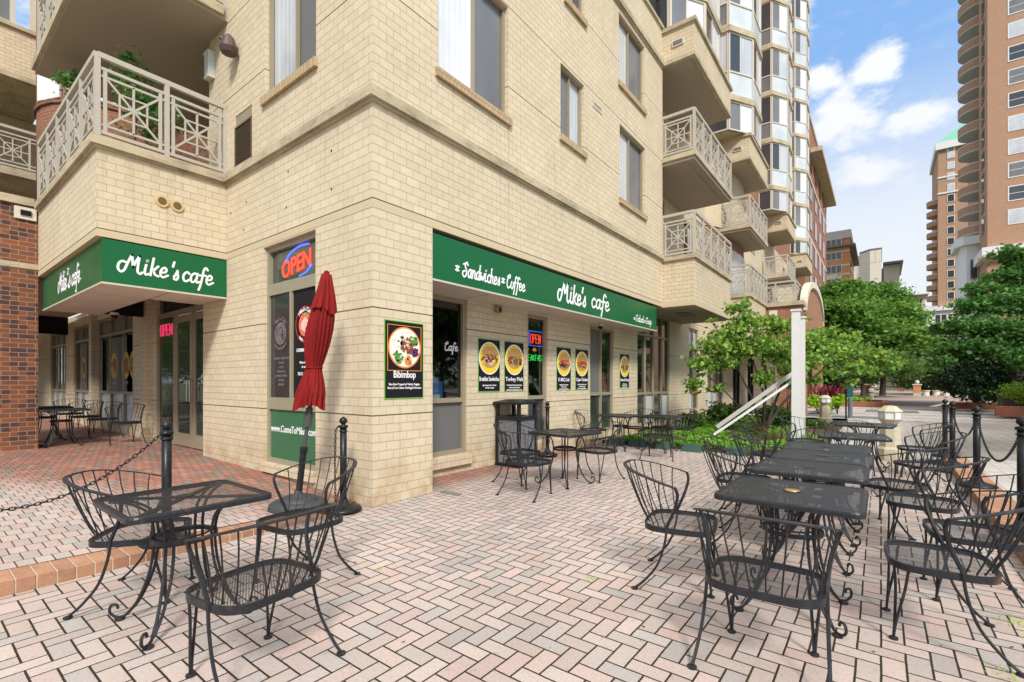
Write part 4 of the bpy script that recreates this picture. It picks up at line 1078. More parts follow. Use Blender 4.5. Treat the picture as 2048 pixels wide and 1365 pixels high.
def poster(label, axis, p, out, u0, u1, z0, z1, title, lines, kind, frame=False):
    po = empty('menu_poster', (p, u0, 0) if axis == 'x' else (u0, p, 0), label=label, cat='poster', group='food posters on the cafe wall')
    f = .012
    S = lambda a, b_, c, d, t0, t1: (MB().box(p + out * t0, p + out * t1, a, b_, c, d) if axis == 'x' else MB().box(a, b_, p + out * t0, p + out * t1, c, d))
    S(u0, u1, z0, z1, .001, .008).build('border', 'lime', po)
    S(u0 + f, u1 - f, z0 + f, z1 - f, .008, .0105).build('panel', 'poster', po)
    wd = u1 - u0; q = p + out * .0115; cu = (u0 + u1) / 2
    r = wd * (.445 if not frame else .385); cv = z1 - (r * 1.2 + .02 if not frame else .315)
    food(po, axis, q, out, cu, cv, r, kind)
    if frame:
        m_ = MB(); a0, a1, c0, c1 = u0 + .04, u1 - .04, cv - r - .05, z1 - .05
        for a, b_, c, d in ((a0, a1, c0, c0 + .008), (a0, a1, c1 - .008, c1), (a0, a0 + .008, c0 + .008, c1 - .008), (a1 - .008, a1, c0 + .008, c1 - .008)): m_.box(p + out * .0105, p + out * .013, a, b_, c, d)
        m_.build('picture_frame', 'orange_line', po)
    m_ = MB(); tz = cv - r - (.13 if frame else .125)
    fit_sans(m_, title, cu, tz, wd * (.56 if frame else min(.9, .085 * len(title))), .115 if frame else .10, axis, q, out, .014)
    for i, l in enumerate(lines): fit_sans(m_, l, cu, tz - (.09 if frame else .085) - i * .043, wd * min(.86, .022 * len(l)), .036, axis, q, out, .012)
    m_.build('lettering', 'letter', po)
poster('large bibimbop poster with a rice bowl picture on the corner pillar', 'x', X0, 1, 3.465, 4.06, 1.21, 2.135, 'Bibimbop', ['Rice Bowl Topped w/ Variety Veggies,', 'Meat of Your Choice, Fried Egg & Hot sauce'], 0, True)
poster('breakfast sandwiches poster, nearest of the burger posters to the corner', 'x', XR, 1, 5.87, 6.44, 1.25, 2.135, 'Breakfast Sandwiches', ['Egg / Sausage / Ham / Cheese', 'w/ Potato or Bagel'], 1)
poster('turkey melt poster beside the window with the neon open sign', 'x', XR, 1, 6.56, 7.13, 1.25, 2.135, 'Turkey Melt', ['Oven Roasted Turkey, Swiss, Lettuce,', 'Tomato, Avocado, Bacon and', 'Chili Aioli and Chipotle Mayo on Sub'], 2)
poster('K-BBQ sub poster right of the neon open sign', 'x', XR, 1, 8.26, 8.83, 1.25, 2.135, 'K-BBQ Sub', ['Bulgogi with Onion, Pepper,', 'Pickles, Carrot,', 'Lettuce, Tomato, Mayo Cheese,', 'Gochujang Mayo'], 3)
poster('cajun chicken poster just left of the sliding window', 'x', XR, 1, 9.02, 9.585, 1.25, 2.135, 'Cajun Chicken', ['Cajun Chicken with Onion, Pepper,', 'Lettuce, Tomato, Mayo,', 'Provolone Cheese, Chipotle Mayo'], 4)
poster('steak and cheese poster on the pier beyond the sliding window', 'x', XR, 1, 11.24, 11.80, 1.27, 2.135, 'Steak and Cheese', ['Steak, Onion, Pepper,', 'Mushroom, Lettuce, Tomato,', 'Provolone Cheese, Mayo'], 5)

for (pxs, l) in (((224, 247, 262), 'three yellow plate stickers on the nearer arcade window'), ((163, 180, 192), 'three yellow plate stickers on the farther arcade window')):
    st_ = empty('window_graphic', (xy(pxs[1], Y2), Y2, 1.5), label=l, cat='window sign'); qq = Y2 + .05
    for k_, a_ in enumerate(pxs):
        u_ = xy(a_, Y2); w_ = .50 if a_ > 200 else .42
        b = MB(); b.box(u_ - w_ - .02, u_ + w_ + .02, qq - .002, qq, 1.17, 2.55); b.build('film', 'screen', st_)
        b = MB(); b.extrude([(u_ + w_ * .62 * cos(t * pi / 10), 1.83 + .33 * sin(t * pi / 10)) for t in range(20)], 'y', qq - .006, qq - .003); b.build('plate', plain('sticker_yellow', (.5, .36, .05), .5), st_)
        b = MB(); rr = random.Random(k_); 
        for i_ in range(14): blob(b, 'y', qq - .008 - .0003 * i_, -1, u_ + rr.uniform(-.18, .18) * w_ / .5, 1.83 + rr.uniform(-.14, .14), .09, .07, 7, .2, rnd=rr)
        b.build('garnish', plain('sticker_food', (.28, .11, .05), .6, vary=.4, sc_=20), st_)
        t = MB(); sans(t, 'Menu' if False else ('Breakfast', 'Sandwich', 'Sub')[k_], u_, 1.38, .10, 'y', qq - .003, -1, bold=.01); t.build('lettering', 'letter_grey', st_)

# graphics on the corner window
q = Y0 + .08
wg = empty('window_graphic', (-6.8, q, 0), label='grey round logo and menu list behind the left sliding pane of the corner window', cat='window sign')
def ringtext(parent, cu, cv, r, ringm, inner, letter, top, bot, qq):
    b = MB(); b.v = []; 
    n_ = 40
    for i in range(n_):
        a0, a1 = 2 * pi * i / n_, 2 * pi * (i + 1) / n_
        b.extrude([(cu + r * cos(a0), cv + r * sin(a0)), (cu + r * cos(a1), cv + r * sin(a1)), (cu + (r - .012) * cos(a1), cv + (r - .012) * sin(a1)), (cu + (r - .012) * cos(a0), cv + (r - .012) * sin(a0))], 'y', qq - .002, qq)
    b.build('ring', ringm, parent)
    b = MB(); blob(b, 'y', qq, -1, cu, cv, r * .66, r * .66, 30); b.build('logo_disc', inner, parent)
    t = MB(); sans(t, top, cu, cv, .075, 'y', qq - .002, -1, bold=.02, wide=.9, arc=(r * .74, 1, 1)); sans(t, bot, cu, cv, .055, 'y', qq - .002, -1, bold=.02, wide=.9, arc=(r * .93, -1, 1)); t.build('lettering', letter, parent)
M['dimletter'] = plain('dim_lettering', (.16, .16, .16), .5, vary=.01); M['dimdisc'] = plain('dim_disc', (.15, .155, .16), .5); M['dimred'] = plain('dim_red', (.14, .03, .03), .5)
ringtext(wg, -6.76, 2.10, .245, 'dimred', 'dimdisc', 'dimletter', "Mike's Cafe", 'Gourmet Sandwich', q - .004)
b = MB(); rr = random.Random(3)
for i in range(40): blob(b, 'y', q - .008, -1, -6.70 + rr.gauss(0, .045), 2.10 + rr.gauss(0, .08), .012, .012, 6)
b.build('logo_food', 'dimred', wg)
b = MB(); rr = random.Random(5)
for i in range(4): b.tube(catmull([(-6.87 + rr.uniform(-.03, .03), q - .008, 2.2 - k * .07 + rr.uniform(-.02, .02)) if False else (-6.86 + .04 * sin(k * 1.7 + i), q - .009, 2.2 - k * .07) for k in range(4)]), .003, 5)
b.build('logo_figure', 'screen', wg)
t = MB()
for i, l in enumerate(('GOURMET SANDWICH', 'SALADS', 'COFFEE', 'SUSHI ROLLS', 'JAPANESE RAMEN', 'TERIYAKI', 'BIBIMBOP')): sans(t, l, -6.74, 1.73 - i * .062, .048, 'y', q - .004, -1, wide=.85)
t.build('lettering', 'dimletter', wg)
wg2 = empty('window_graphic', (-6.1, q, 0), label='round sushi logo and catering notice on the right sliding pane of the corner window', cat='window sign')
M['salmon'] = plain('salmon_print', (.75, .16, .07), .5, vary=.3, sc_=25); M['ringred'] = plain('ring_red', (.65, .04, .04), .5)
ringtext(wg2, -6.10, 2.18, .245, 'ringred', 'salmon', 'letter', "Mike's Cafe", 'Sushi - Bibimbop', q - .003)
b = MB()
for i in range(7): b.tube([(-6.18 + i * .028, q - .007, 2.28 - abs(i - 3) * .02), (-6.20 + i * .033, q - .007, 2.08 + abs(i - 3) * .015)], .004, 5)
b.build('logo_food', 'letter', wg2)
b = MB(); blob(b, 'y', q - .006, -1, -6.10, 2.32, .03, .02, 8); b.build('logo_leaf', 'lime', wg2)
t = MB(); sans(t, 'CATERING AVAILABLE', -6.10, 1.82, .062, 'y', q - .003, -1, wide=.72, bold=.02)
for i, l in enumerate(('Please ask manager', 'for catering')): sans(t, l, -6.10, 1.66 - i * .06, .045, 'y', q - .003, -1, wide=.8)
sans(t, '703 31', -6.22, 1.50, .062, 'y', q - .003, -1, align='CENTER', wide=.8)
sans(t, 'Delivery available', -6.10, 1.36, .03, 'y', q - .003, -1, wide=.8)
t.build('lettering', 'letter', wg2)
wg3 = empty('window_lettering', (-6.4, q, 0), label='white web address on the green panel below the corner window', cat='window sign')
t = MB(); sans(t, 'www.ComeToMikes.com', -7.04, .70, .137, 'y', q, -1, align='LEFT', wide=.86, bold=.01); t.build('lettering', 'letter', wg3)

# neon and LED signs
ns = empty('neon_sign', (-6.2, q, 2.8), label='red OPEN sign with blue arc in the transom of the corner window', cat='neon sign')
t = MB(); sans(t, 'OPEN', -6.37, 2.92, .33, 'y', q + .02, -1, wide=.92, bold=.015, thick=.004)
k_ = len(t.v)
t.v = [(x, y, z + (x + 6.37) * .12) for x, y, z in t.v]
t.build('lettering', 'neon_red', ns)
t = MB(); t.tube(catmull([(-6.68, q + .024, 3.10), (-6.55, q + .024, 3.20), (-6.30, q + .024, 3.265), (-6.05, q + .024, 3.26)]), .014, 6); t.tube(catmull([(-6.30, q + .024, 2.86), (-6.12, q + .024, 2.89), (-5.98, q + .024, 2.97)]), .012, 6)
t.build('arc', 'neon_blue', ns)
def tubetext(mb, strokes, u, v, s, axis, p, r): 
    for st in strokes: mb.tube([(p, u + a * s, v + b_ * s) if axis == 'x' else (u + a * s, p, v + b_ * s) for a, b_ in st], r, 5)
BLK = {'O': [[(.08, 0), (.0, .2), (.0, .8), (.1, 1), (.4, 1), (.5, .8), (.5, .2), (.4, 0), (.08, 0)]], 'P': [[(0, 0), (0, 1), (.4, 1), (.5, .85), (.5, .65), (.4, .5), (0, .5)]], 'E': [[(.5, 0), (0, 0), (0, 1), (.5, 1)], [(0, .5), (.4, .5)]], 'N': [[(0, 0), (0, 1), (.5, 0), (.5, 1)]],
 'R': [[(0, 0), (0, 1), (.4, 1), (.5, .8), (.4, .55), (0, .5)], [(.25, .5), (.5, 0)]], 'A': [[(0, 0), (.25, 1), (.5, 0)], [(.1, .4), (.4, .4)]], 'K': [[(0, 0), (0, 1)], [(.5, 1), (0, .45), (.5, 0)]], 'F': [[(0, 0), (0, 1), (.5, 1)], [(0, .5), (.4, .5)]], 'S': [[(.5, .85), (.35, 1), (.1, 1), (0, .8), (.1, .55), (.4, .45), (.5, .2), (.4, 0), (.1, 0), (0, .15)]], 'T': [[(.25, 0), (.25, 1)], [(0, 1), (.5, 1)]], 'B': [[(0, 0), (0, 1), (.4, 1), (.5, .8), (.4, .55), (0, .5), (.4, .5), (.5, .25), (.4, 0), (0, 0)]]}
def neon(mb, text, u, v, h, axis, p, r=.008, wd=.9):
    for i, ch in enumerate(text): tubetext(mb, [[(a * wd + i * .68 * wd, b_) for a, b_ in st] for st in BLK[ch]], u, v, h, axis, p, r)
pn = XR - .11
ns = empty('neon_sign', (pn, 7.3, 2.2), label='neon OPEN sign in a blue rounded outline, in the narrow side window', cat='neon sign')
t = MB(); neon(t, 'OPEN', 7.51, 2.17, .17, 'x', pn, .009, .80); t.build('lettering', 'neon_red', ns)
t = MB(); t.tube([(pn, a, b_) for a, b_ in ((7.48, 2.12), (7.92, 2.12), (7.94, 2.14), (7.94, 2.38), (7.92, 2.40), (7.48, 2.40), (7.46, 2.38), (7.46, 2.14), (7.48, 2.12))], .007, 5); t.build('outline', 'neon_blue', ns)
ns = empty('neon_sign', (pn, 7.3, 1.9), label='green neon breakfast sign below the neon OPEN outline', cat='neon sign')
t = MB(); neon(t, 'BREAKFAST', 7.28, 1.83, .11, 'x', pn, .006, 1.05); t.build('lettering', 'neon_green', ns)
t = MB(); script(t, 'Sun', 7.24, 2.0, .13, 'x', pn, 1, .04) if False else t.tube(catmull([(pn, 7.28, 2.0), (pn, 7.34, 2.06), (pn, 7.40, 2.0), (pn, 7.46, 2.05)]), .006, 5); t.build('script', 'neon_red', ns)
t = MB()
for a in (30, 60, 90, 120, 150): t.tube([(pn, 7.65 + .03 * cos(radians(a)), 2.0 + .03 * sin(radians(a))), (pn, 7.65 + .08 * cos(radians(a)), 2.0 + .08 * sin(radians(a)))], .006, 5)
t.build('sun_rays', 'neon_orange', ns)
ns = empty('neon_sign', (-11.9, Y2, 2.4), label='pink neon OPEN sign in the sidelight beside the entrance doors', cat='neon sign')
t = MB(); neon(t, 'OPEN', -12.02, 2.38, .22, 'y', Y2 + .015, .012, 1.2); t.build('lettering', 'neon_pink', ns)
dc = empty('window_lettering', (XR, 4.9, 1.9), label='white script word Cafe on the first side window by the corner pillar', cat='window sign')
fitword(dc, 'Cafe', 889, 916, 1.90, .16, .055, XR - .072)
# goods in the first window, pendant lamps deeper inside
gd = empty('product_box', (XR - .3, 4.8, 1.2), label='stack of blue product boxes behind the first side window', cat='box')
bl = plain('blue_carton', (.03, .16, .45), .5, vary=.4, sc_=18)
MB().box(XR - .55, XR - .25, 4.6, 5.32, 1.14, 1.42).build('carton', bl, gd); MB().box(XR - .5, XR - .2, 4.98, 5.1, 1.42, 1.5).build('carton', bl, gd)
MB().box(XR - .24, XR - .18, 4.7, 5.2, 1.15, 1.22).build('carton', plain('white_carton', (.6, .65, .7), .5, vary=.3, sc_=20), gd)
for i, (a, b_) in enumerate(((-6.6, 13.2), (-7.4, 13.4), (-6.9, 14.3))):
    L = empty('pendant_lamp', (a, b_, 2.3), label=('amber glass pendant lamp glowing inside the wide far window', 'small bulb cluster left of the amber pendant in the far window', 'small bulb cluster at the right in the far window')[i], cat='lamp')
    MB().tube([(0, 0, .9), (0, 0, .12)], .006, 5).build('cord', 'iron', L, local=True)
    (MB().lathe([(.03, .12), (.07, .08), (.085, -.12), (.07, -.2)], (0, 0, 0), 12) if i == 0 else MB().lathe([(.01, .03), (.03, .0), (.01, -.03)], (0, 0, 0), 8)).build('shade', 'bulb', L, local=True)
# small wall-mounted things
lt = empty('wall_light', (-8.9, Y0, 6.6), label='white rectangular wall light at the balcony edge of the upper wall', cat='lamp')
MB().box(-8.98, -8.82, Y0 - .10, Y0 - .001, 6.52, 6.88).build('diffuser', 'pane_frost', lt); MB().box(-8.99, -8.81, Y0 - .11, Y0 - .001, 6.88, 6.92).box(-8.99, -8.81, Y0 - .105, Y0 - .001, 6.48, 6.52).build('housing', 'concrete', lt)
sp = empty('spotlight', (-7.95, Y0, 6.66), label='rusty bronze floodlight on the upper wall left of the window', cat='lamp')
MB().lathe([(.02, .0), (.10, .03), (.13, .10), (.08, .26), (.03, .32)], (-7.93, Y0 - .14, 6.42), 14).build('hood', plain('rusty_bronze', (.09, .05, .045), .5, vary=.3), sp)
MB().tube([(-7.95, Y0, 6.6), (-7.97, Y0 - .12, 6.64), (-8.06, Y0 - .2, 6.72)], .03, 8).build('bracket', plain('rusty_arm', (.09, .05, .045), .5, vary=.3), sp)
vp = empty('exhaust_vent', (X1, 2.5, 4.05), label='pair of round yellowish exhaust vents on the balcony apron', cat='vent')
for yy, zz0 in ((2.43, 4.06), (2.62, 4.045)):
    b = MB(); blob(b, 'x', X1 + .002, 1, yy, zz0, .085, .085, 18); b.extrude([(yy + .085 * cos(t * pi / 9), zz0 + .085 * sin(t * pi / 9)) for t in range(18)], 'x', X1 + .001, X1 + .02); b.build('vent_collar', plain('vent_cream', (.60, .45, .20), .5), vp)
    MB().extrude([(yy + .055 * cos(t * pi / 9), zz0 + .055 * sin(t * pi / 9)) for t in range(18)], 'x', X1 + .02, X1 + .024).build('vent_mesh', plain('vent_mesh_brown', (.14, .09, .03), .6), vp)
def dome_cam(x, y, z, label):
    c = empty('security_camera', (x, y, z), label=label, cat='camera')
    MB().lathe([(.06, .03), (.075, .0), (.07, -.02)], (0, 0, 0), 14).build('housing', 'concrete', c, local=True)
    MB().lathe([(.06, -.02), (.055, -.05), (.03, -.08), (.005, -.09)], (0, 0, 0), 14).build('dome', 'black', c, local=True, smooth=True)
dome_cam(-5.0, 9.75, 2.69, 'small dome camera under the green side sign'); dome_cam(*at_depth(229, 9.2), 2.72, 'small dome camera under the entrance soffit')
MB().box(XR + .002, XR + .10, 6.15, 6.27, 2.62, 2.71)
eb = empty('junction_box', (XR, 6.2, 2.6), label='little grey junction box on the wall under the green sign soffit', cat='box')
MB().box(XR + .002, XR + .08, 6.28, 6.42, 2.60, 2.70).build('cover', 'frame', eb); MB().box(XR + .08, XR + .09, 6.33, 6.37, 2.61, 2.69).build('slot', 'black', eb)

# ------------------------------------------------------------------ wrought iron chairs and tables
def sup(a, rx, ry, n=3.9):
    c, s_ = cos(a), sin(a)
    return rx * math.copysign(abs(c) ** (2 / n), c), ry * math.copysign(abs(s_) ** (2 / n), s_)
def make_chair():
    r = empty('patio_chair', (0, 0, 0), label='x', cat='chair', group='wrought iron chairs on the cafe terrace')
    ol = [sup(2 * pi * i / 40, .262, .232) for i in range(40)]
    s_ = MB(); s_.add([(x * .97, y * .97, .425 - (0 if abs(x) > .2 else .0)) for x, y in ol], [tuple(range(40))]).build('seat', 'mesh', r, local=True)
    b = MB()
    for i in range(40):
        (x0, y0), (x1, y1) = ol[i], ol[(i + 1) % 40]
        b.add([(x0, y0, .432), (x1, y1, .432), (x1, y1, .396), (x0, y0, .396), (x0 * .95, y0 * .945, .432), (x1 * .95, y1 * .945, .432), (x1 * .95, y1 * .945, .42), (x0 * .95, y0 * .945, .42)], [(0, 1, 2, 3), (0, 4, 5, 1), (4, 7, 6, 5)])
    b.build('seat_rim', 'iron', r, local=True, smooth=False)
    hp = lambda a: Vector((.315 * math.copysign(abs(cos(a)) ** .8, cos(a)), -.0 - .385 * abs(sin(a)) ** .92, .715 + .10 * sin(a) ** .9))
    h = MB(); pts = [hp(pi * i / 30) if 0 < i < 30 else hp(0 if i == 0 else pi) for i in range(31)]
    # flat strap
    for i in range(30):
        a, c = pts[i], pts[i + 1]
        na = Vector((a.x, a.y - .0, 0)).normalized(); nc = Vector((c.x, c.y, 0)).normalized()
        for k in (0,):
            q = [a - na * .012 + Vector((0, 0, .004)), a + na * .014 + Vector((0, 0, .002)), a + na * .014 - Vector((0, 0, .005)), a - na * .012 - Vector((0, 0, .004)),
                 c - nc * .012 + Vector((0, 0, .004)), c + nc * .014 + Vector((0, 0, .002)), c + nc * .014 - Vector((0, 0, .005)), c - nc * .012 - Vector((0, 0, .004))]
            h.add(q, [(0, 4, 5, 1), (1, 5, 6, 2), (2, 6, 7, 3), (3, 7, 4, 0)])
    for i in range(12):
        a = radians(14 + 152 * i / 11)
        top = hp(a); ang = radians(8 + 164 * i / 11)
        bot = Vector((.250 * cos(ang) ** 1 if True else 0, -.045 - .18 * sin(ang), .43))
        mid = top.lerp(bot, .5) + Vector((0, -.012, 0))
        h.tube([top, top.lerp(mid, .5) + Vector((0, -.004, 0)), mid, bot.lerp(mid, .4) + Vector((0, -.006, 0)), bot], .0042, 5)
    for sx in (-1, 1):
        h.tube(catmull([(sx * .315, 0, .716), (sx * .298, .012, .66), (sx * .272, -.012, .56), (sx * .262, -.06, .44), (sx * .262, -.065, .40)], 4), [.011] * 17, 5)
    h.build('backrest', 'iron', r, local=True)
    for sx in (-1, 1):
        l = MB().tube(catmull([(sx * .262, -.06, .43), (sx * .266, -.075, .32), (sx * .272, -.12, .18), (sx * .28, -.2, .07), (sx * .285, -.262, .012)], 5), .0085, 6)
        l.lathe([(.010, .012), (.023, .010), (.023, .0)], (sx * .285, -.266, 0), 12); l.build('leg', 'iron', r, local=True)
        l = MB()
        l.tube(catmull([(sx * .165, .205, .40), (sx * .18, .2, .28), (sx * .192, .205, .1), (sx * .195, .21, .015)], 4), .0075, 6)
        l.tube(catmull([(sx * .235, .15, .40), (sx * .222, .165, .28), (sx * .205, .2, .1), (sx * .199, .21, .015)], 4), .0075, 6)
        l.lathe([(.012, .014), (.022, .010), (.022, .0)], (sx * .197, .21, 0), 12); l.build('leg', 'iron', r, local=True)
    return r
def make_table(mat, w_=.745):
    r = empty('patio_table', (0, 0, 0), label='x', cat='table', group='square wrought iron tables on the cafe terrace')
    h = w_ / 2
    ol = []
    cr = .06
    for cx_, cy_, a0 in ((h - cr, h - cr, 0), (-h + cr, h - cr, 90), (-h + cr, -h + cr, 180), (h - cr, -h + cr, 270)):
        for k in range(6):
            a = radians(a0 + 90 * k / 5); ol.append((cx_ + cr * cos(a), cy_ + cr * sin(a)))
    n_ = len(ol)
    MB().add([(x, y, .722) for x, y in ol], [tuple(range(n_))]).build('tabletop', mat, r, local=True)
    b = MB()
    for i in range(n_):
        (x0, y0), (x1, y1) = ol[i], ol[(i + 1) % n_]
        b.add([(x0, y0, .722), (x1, y1, .722), (x1 * 1.012, y1 * 1.012, .712), (x0 * 1.012, y0 * 1.012, .712), (x1 * 1.012, y1 * 1.012, .690), (x0 * 1.012, y0 * 1.012, .690), (x0 * .955, y0 * .955, .7235), (x1 * .955, y1 * .955, .7235)], [(0, 1, 2, 3), (3, 2, 4, 5), (6, 7, 1, 0)])
    b.build('table_rim', 'iron', r, local=True)
    b = MB()
    for a in (45, 135): b.bar((-.44 * cos(radians(a)), -.44 * sin(radians(a)), .712), (.44 * cos(radians(a)), .44 * sin(radians(a)), .712), .032, .012, (0, 0, 1))
    b.lathe([(.045, .713), (.045, .726), (.03, .727)], (0, 0, 0), 20); b.build('support_brace', 'iron', r, local=True)
    b = MB().torus((0, 0, .485), .165, .006, 28, 6, zr=.016).torus((0, 0, .505), .135, .005, 28, 6, zr=.006); b.build('brace_ring', 'iron', r, local=True)
    for k in range(4):
        a = radians(45 + 90 * k); l = MB()
        for off in (-.022, .022):
            f = lambda rr, z, o=1.0: (rr * cos(a) - off * o * sin(a), rr * sin(a) + off * o * cos(a), z)
            l.tube(catmull([f(.40, .700), f(.30, .690), f(.20, .64), f(.165, .56), f(.160, .44), f(.185, .28, .9), f(.25, .12, .5), f(.315, .035, .12)], 5), .0085, 6)
        f = lambda rr, z: (rr * cos(a), rr * sin(a), z)
        l.tube(catmull([f(.30, .05), f(.335, .022), f(.375, .018), f(.41, .045), f(.405, .085), f(.375, .090), f(.365, .066)], 5), .008, 6)
        l.lathe([(.012, .02), (.026, .012), (.026, 0)], (.355 * cos(a), .355 * sin(a), 0), 12)
        l.build('leg', 'iron', r, local=True)
    return r
chair0 = make_chair(); tabA = make_table('mesh_open', .72); tabB = make_table('mesh_fine', .75)
used = set()
def place(proto, x, y, yaw, label, group=None, z=None):
    o = proto if proto.name not in used else copy_tree(proto)
    used.add(proto.name)
    o.location = (x, y, 0 if z is None else z); o.rotation_euler = (0, 0, radians(yaw)); o['label'] = label
    if group: o['group'] = group
    return o
CH = [(-3.88, 1.03, -39, 'black iron chair behind the left end of the see-through table, facing the umbrella'),
 (-2.43, 1.10, 98, 'rusty iron chair in the left foreground with its back to the open paving'),
 (-3.29, 1.79, 186, 'iron chair right in front of the red umbrella base'),
 (-4.05, 5.45, -96, 'iron chair standing closest to the litter bin'),
 (-3.50, 4.88, -2, 'iron chair before the litter bin, its back to the camera'),
 (-3.28, 6.29, 171, 'iron chair with rust patch on its hoop, right of the middle table'),
 (-4.80, 9.02, -100, 'iron chair by the sliding window left of the two far tables'),
 (-4.25, 10.0, 170, 'iron chair between the far tables and the cafe wall'),
 (-3.28, 8.72, 12, 'iron chair in front of the rightmost far table'),
 (-3.45, 10.45, 172, 'iron chair at the garden end of the far tables'),
 (-1.12, 3.42, -79, 'iron chair standing apart left of the long table row, facing it'),
 (-.46, 2.68, 2, 'foremost iron chair at the near end of the long table row'),
 (.25, 3.56, 94, 'nearest iron chair on the right of the table row'),
 (.47, 4.32, 96, 'second iron chair on the right side, close against the brick kerb'),
 (.27, 5.20, 84, 'third iron chair on the right of the table row'),
 (.10, 5.92, 66, 'fourth iron chair on the right, turned toward the tables'),
 (.40, 7.55, 120, 'fifth iron chair on the right, below the pair of chained bollards'),
 (.43, 9.38, 96, 'farthest iron chair on the right beside the stone bollard lamp'),
 (-1.12, 5.35, -92, 'left row iron chair pushed to the third table'),
 (-.93, 4.64, -84, 'left row iron chair nearest the camera, pushed to the second table'),
 (-1.02, 6.15, -92, 'left row iron chair with pale worn hoop beside the fourth table'),
 (-1.18, 7.45, -100, 'left row iron chair beside the green ground cover'),
 (-1.02, 9.50, -115, 'iron chair in front of the white timber post'),
 (-.62, 6.86, 180, 'iron chair facing the camera at the far side of the fourth table'),
 (-.36, 8.72, 180, 'iron chair tucked between the two farthest tables of the row')]
for x, y, a, l in CH: place(chair0, x, y, a, l)
for x, y, a, l in ((-12.35, 2.95, 90, 'black chair in the shade nearest the entrance doors'), (-14.0, 2.95, 95, 'black chair in the shaded arcade, second from the doors'), (-15.3, 2.9, 92, 'black chair in the shaded arcade, third from the doors'), (-17.0, 2.9, 88, 'black chair farthest into the shaded arcade')):
    place(chair0, x, y, a, l, 'black chairs under the arcade', terr(x, y))
place(tabA, -3.31, 1.08, 0, 'see-through mesh table in the left foreground')
TB = [(-.44, 3.44, 0, 'nearest table of the long row, with a brass centre cap'), (-.45, 4.50, 0, 'second table of the long row'), (-.43, 5.28, 0, 'third table of the long row'), (-.46, 6.05, 0, 'fourth table of the long row'), (-.30, 7.62, 6, 'fifth table of the long row, standing apart'), (-.20, 9.75, -6, 'farthest table of the long row, in front of the stone lamp'),
      (-3.48, 5.72, -8, 'single middle table in front of the litter bin'), (-4.35, 9.40, -6, 'left one of the two joined tables by the sliding window'), (-3.60, 9.62, -6, 'right one of the two joined tables beside the garden bed')]
for x, y, a, l in TB: place(tabB, x, y, a, l)
for x, y, a, l in ((-12.75, 2.05, 0, 'dark table in the arcade behind the brown brick pier'), (-14.2, 2.05, 0, 'second dark table deeper in the arcade')):
    place(tabB, x, y, a, l, 'tables under the arcade', terr(x, y))
MB().lathe([(.04, 0), (.038, .003), (.0001, .003)], (0, 0, 0), 20)
cap = MB().lathe([(.042, 0), (.040, .003), (.01, .004)], (0, 0, 0), 20).build('centre_cap', plain('brass_cap', (.55, .34, .12), .35, .6), None); cap.location = (-.44, 3.44, .7275)
tag(cap, 'round brass cap lying over the umbrella hole of the nearest table in the row', 'cap')

# ------------------------------------------------------------------ umbrella
um = empty('patio_umbrella', (-4.985, 2.69, terr(-4.985, 2.69)), label='closed red umbrella tied in the middle, standing in a grey base by the corner', cat='umbrella')
MB().lathe([(.285, 0), (.30, .02), (.29, .06), (.25, .085), (.20, .09), (.19, .11), (.16, .125), (.10, .13), (.05, .15), (.035, .2)], (0, 0, 0), 40).build('base', 'basegrey', um, local=True, smooth=False)
UMK = [(0, 0), (.2, 0), (1.0, .11), (1.25, .15), (1.5, .17), (1.9, .225), (2.24, .285), (2.6, .31)]
def lean2(z):
    for (a, o0), (b_, o1) in zip(UMK[:-1], UMK[1:]):
        if z <= b_: break
    o_ = o0 + (o1 - o0) * (min(z, b_) - a) / (b_ - a)
    return Vector((RT.x * o_, RT.y * o_, z))
MB().tube([lean2(.12), lean2(.6)], .034, 12).tube([lean2(.6), lean2(.66)], .042, 12).build('lower_pole', 'iron_clean', um, local=True)
MB().tube([lean2(.66), lean2(1.2)], .021, 10).tube([lean2(.88), lean2(1.02)], .045, 10).tube([lean2(1.0), lean2(1.08)], .036, 8).build('pole', plain('pole_grey', (.06, .06, .055), .5), um, local=True)
def folds(prof, nf, seed, amp):
    rnd = random.Random(seed); ph = [rnd.uniform(0, 6.28) for _ in range(4)]; b = MB(); seg = 180; n_ = len(prof); prof = [(r_ * 1.03, z, k) for r_, z, k in prof]
    for i, (r_, z, k) in enumerate(prof):
        for q_ in range(seg):
            w_ = 2 * pi * q_ / seg
            ww = w_ + .25 * sin(2 * w_ + ph[3]) + .18 * sin(z * 3.0 + ph[1])
            rr = r_ * (1 + k * amp * (abs(sin(nf * ww / 2 + ph[0])) ** .8 * 1.1 - .7) * (.75 + .35 * sin(3 * w_ + ph[2])) + k * .12 * sin(3 * w_ + ph[1] + z * 2) + k * .05 * sin(23 * w_ + ph[2] + z * 7))
            c_ = lean2(z); drop = -k * (.022 * abs(sin(nf * ww / 2 + ph[0])) + .025 * sin(2 * w_ + ph[1]) + .012 * sin(5 * w_ + ph[3])) if i >= n_ - 1 else 0
            b.v.append((c_.x + rr * cos(w_), c_.y + rr * sin(w_), z + drop))
    for i in range(n_ - 1):
        for q_ in range(seg): b.f.append((i * seg + q_, i * seg + (q_ + 1) % seg, (i + 1) * seg + (q_ + 1) % seg, (i + 1) * seg + q_))
    return b
cv = folds([(.015, 2.50, 0), (.045, 2.49, .2), (.07, 2.36, .6), (.095, 2.2, .8), (.112, 2.05, .9), (.12, 1.92, .9), (.115, 1.80, .9), (.10, 1.66, .8), (.085, 1.57, .6), (.075, 1.515, .4), (.083, 1.47, .6), (.105, 1.36, .9), (.128, 1.24, 1.0), (.142, 1.10, 1.1)], 13, 2, .42).build('canopy', 'canvas', um, local=True, smooth=True)
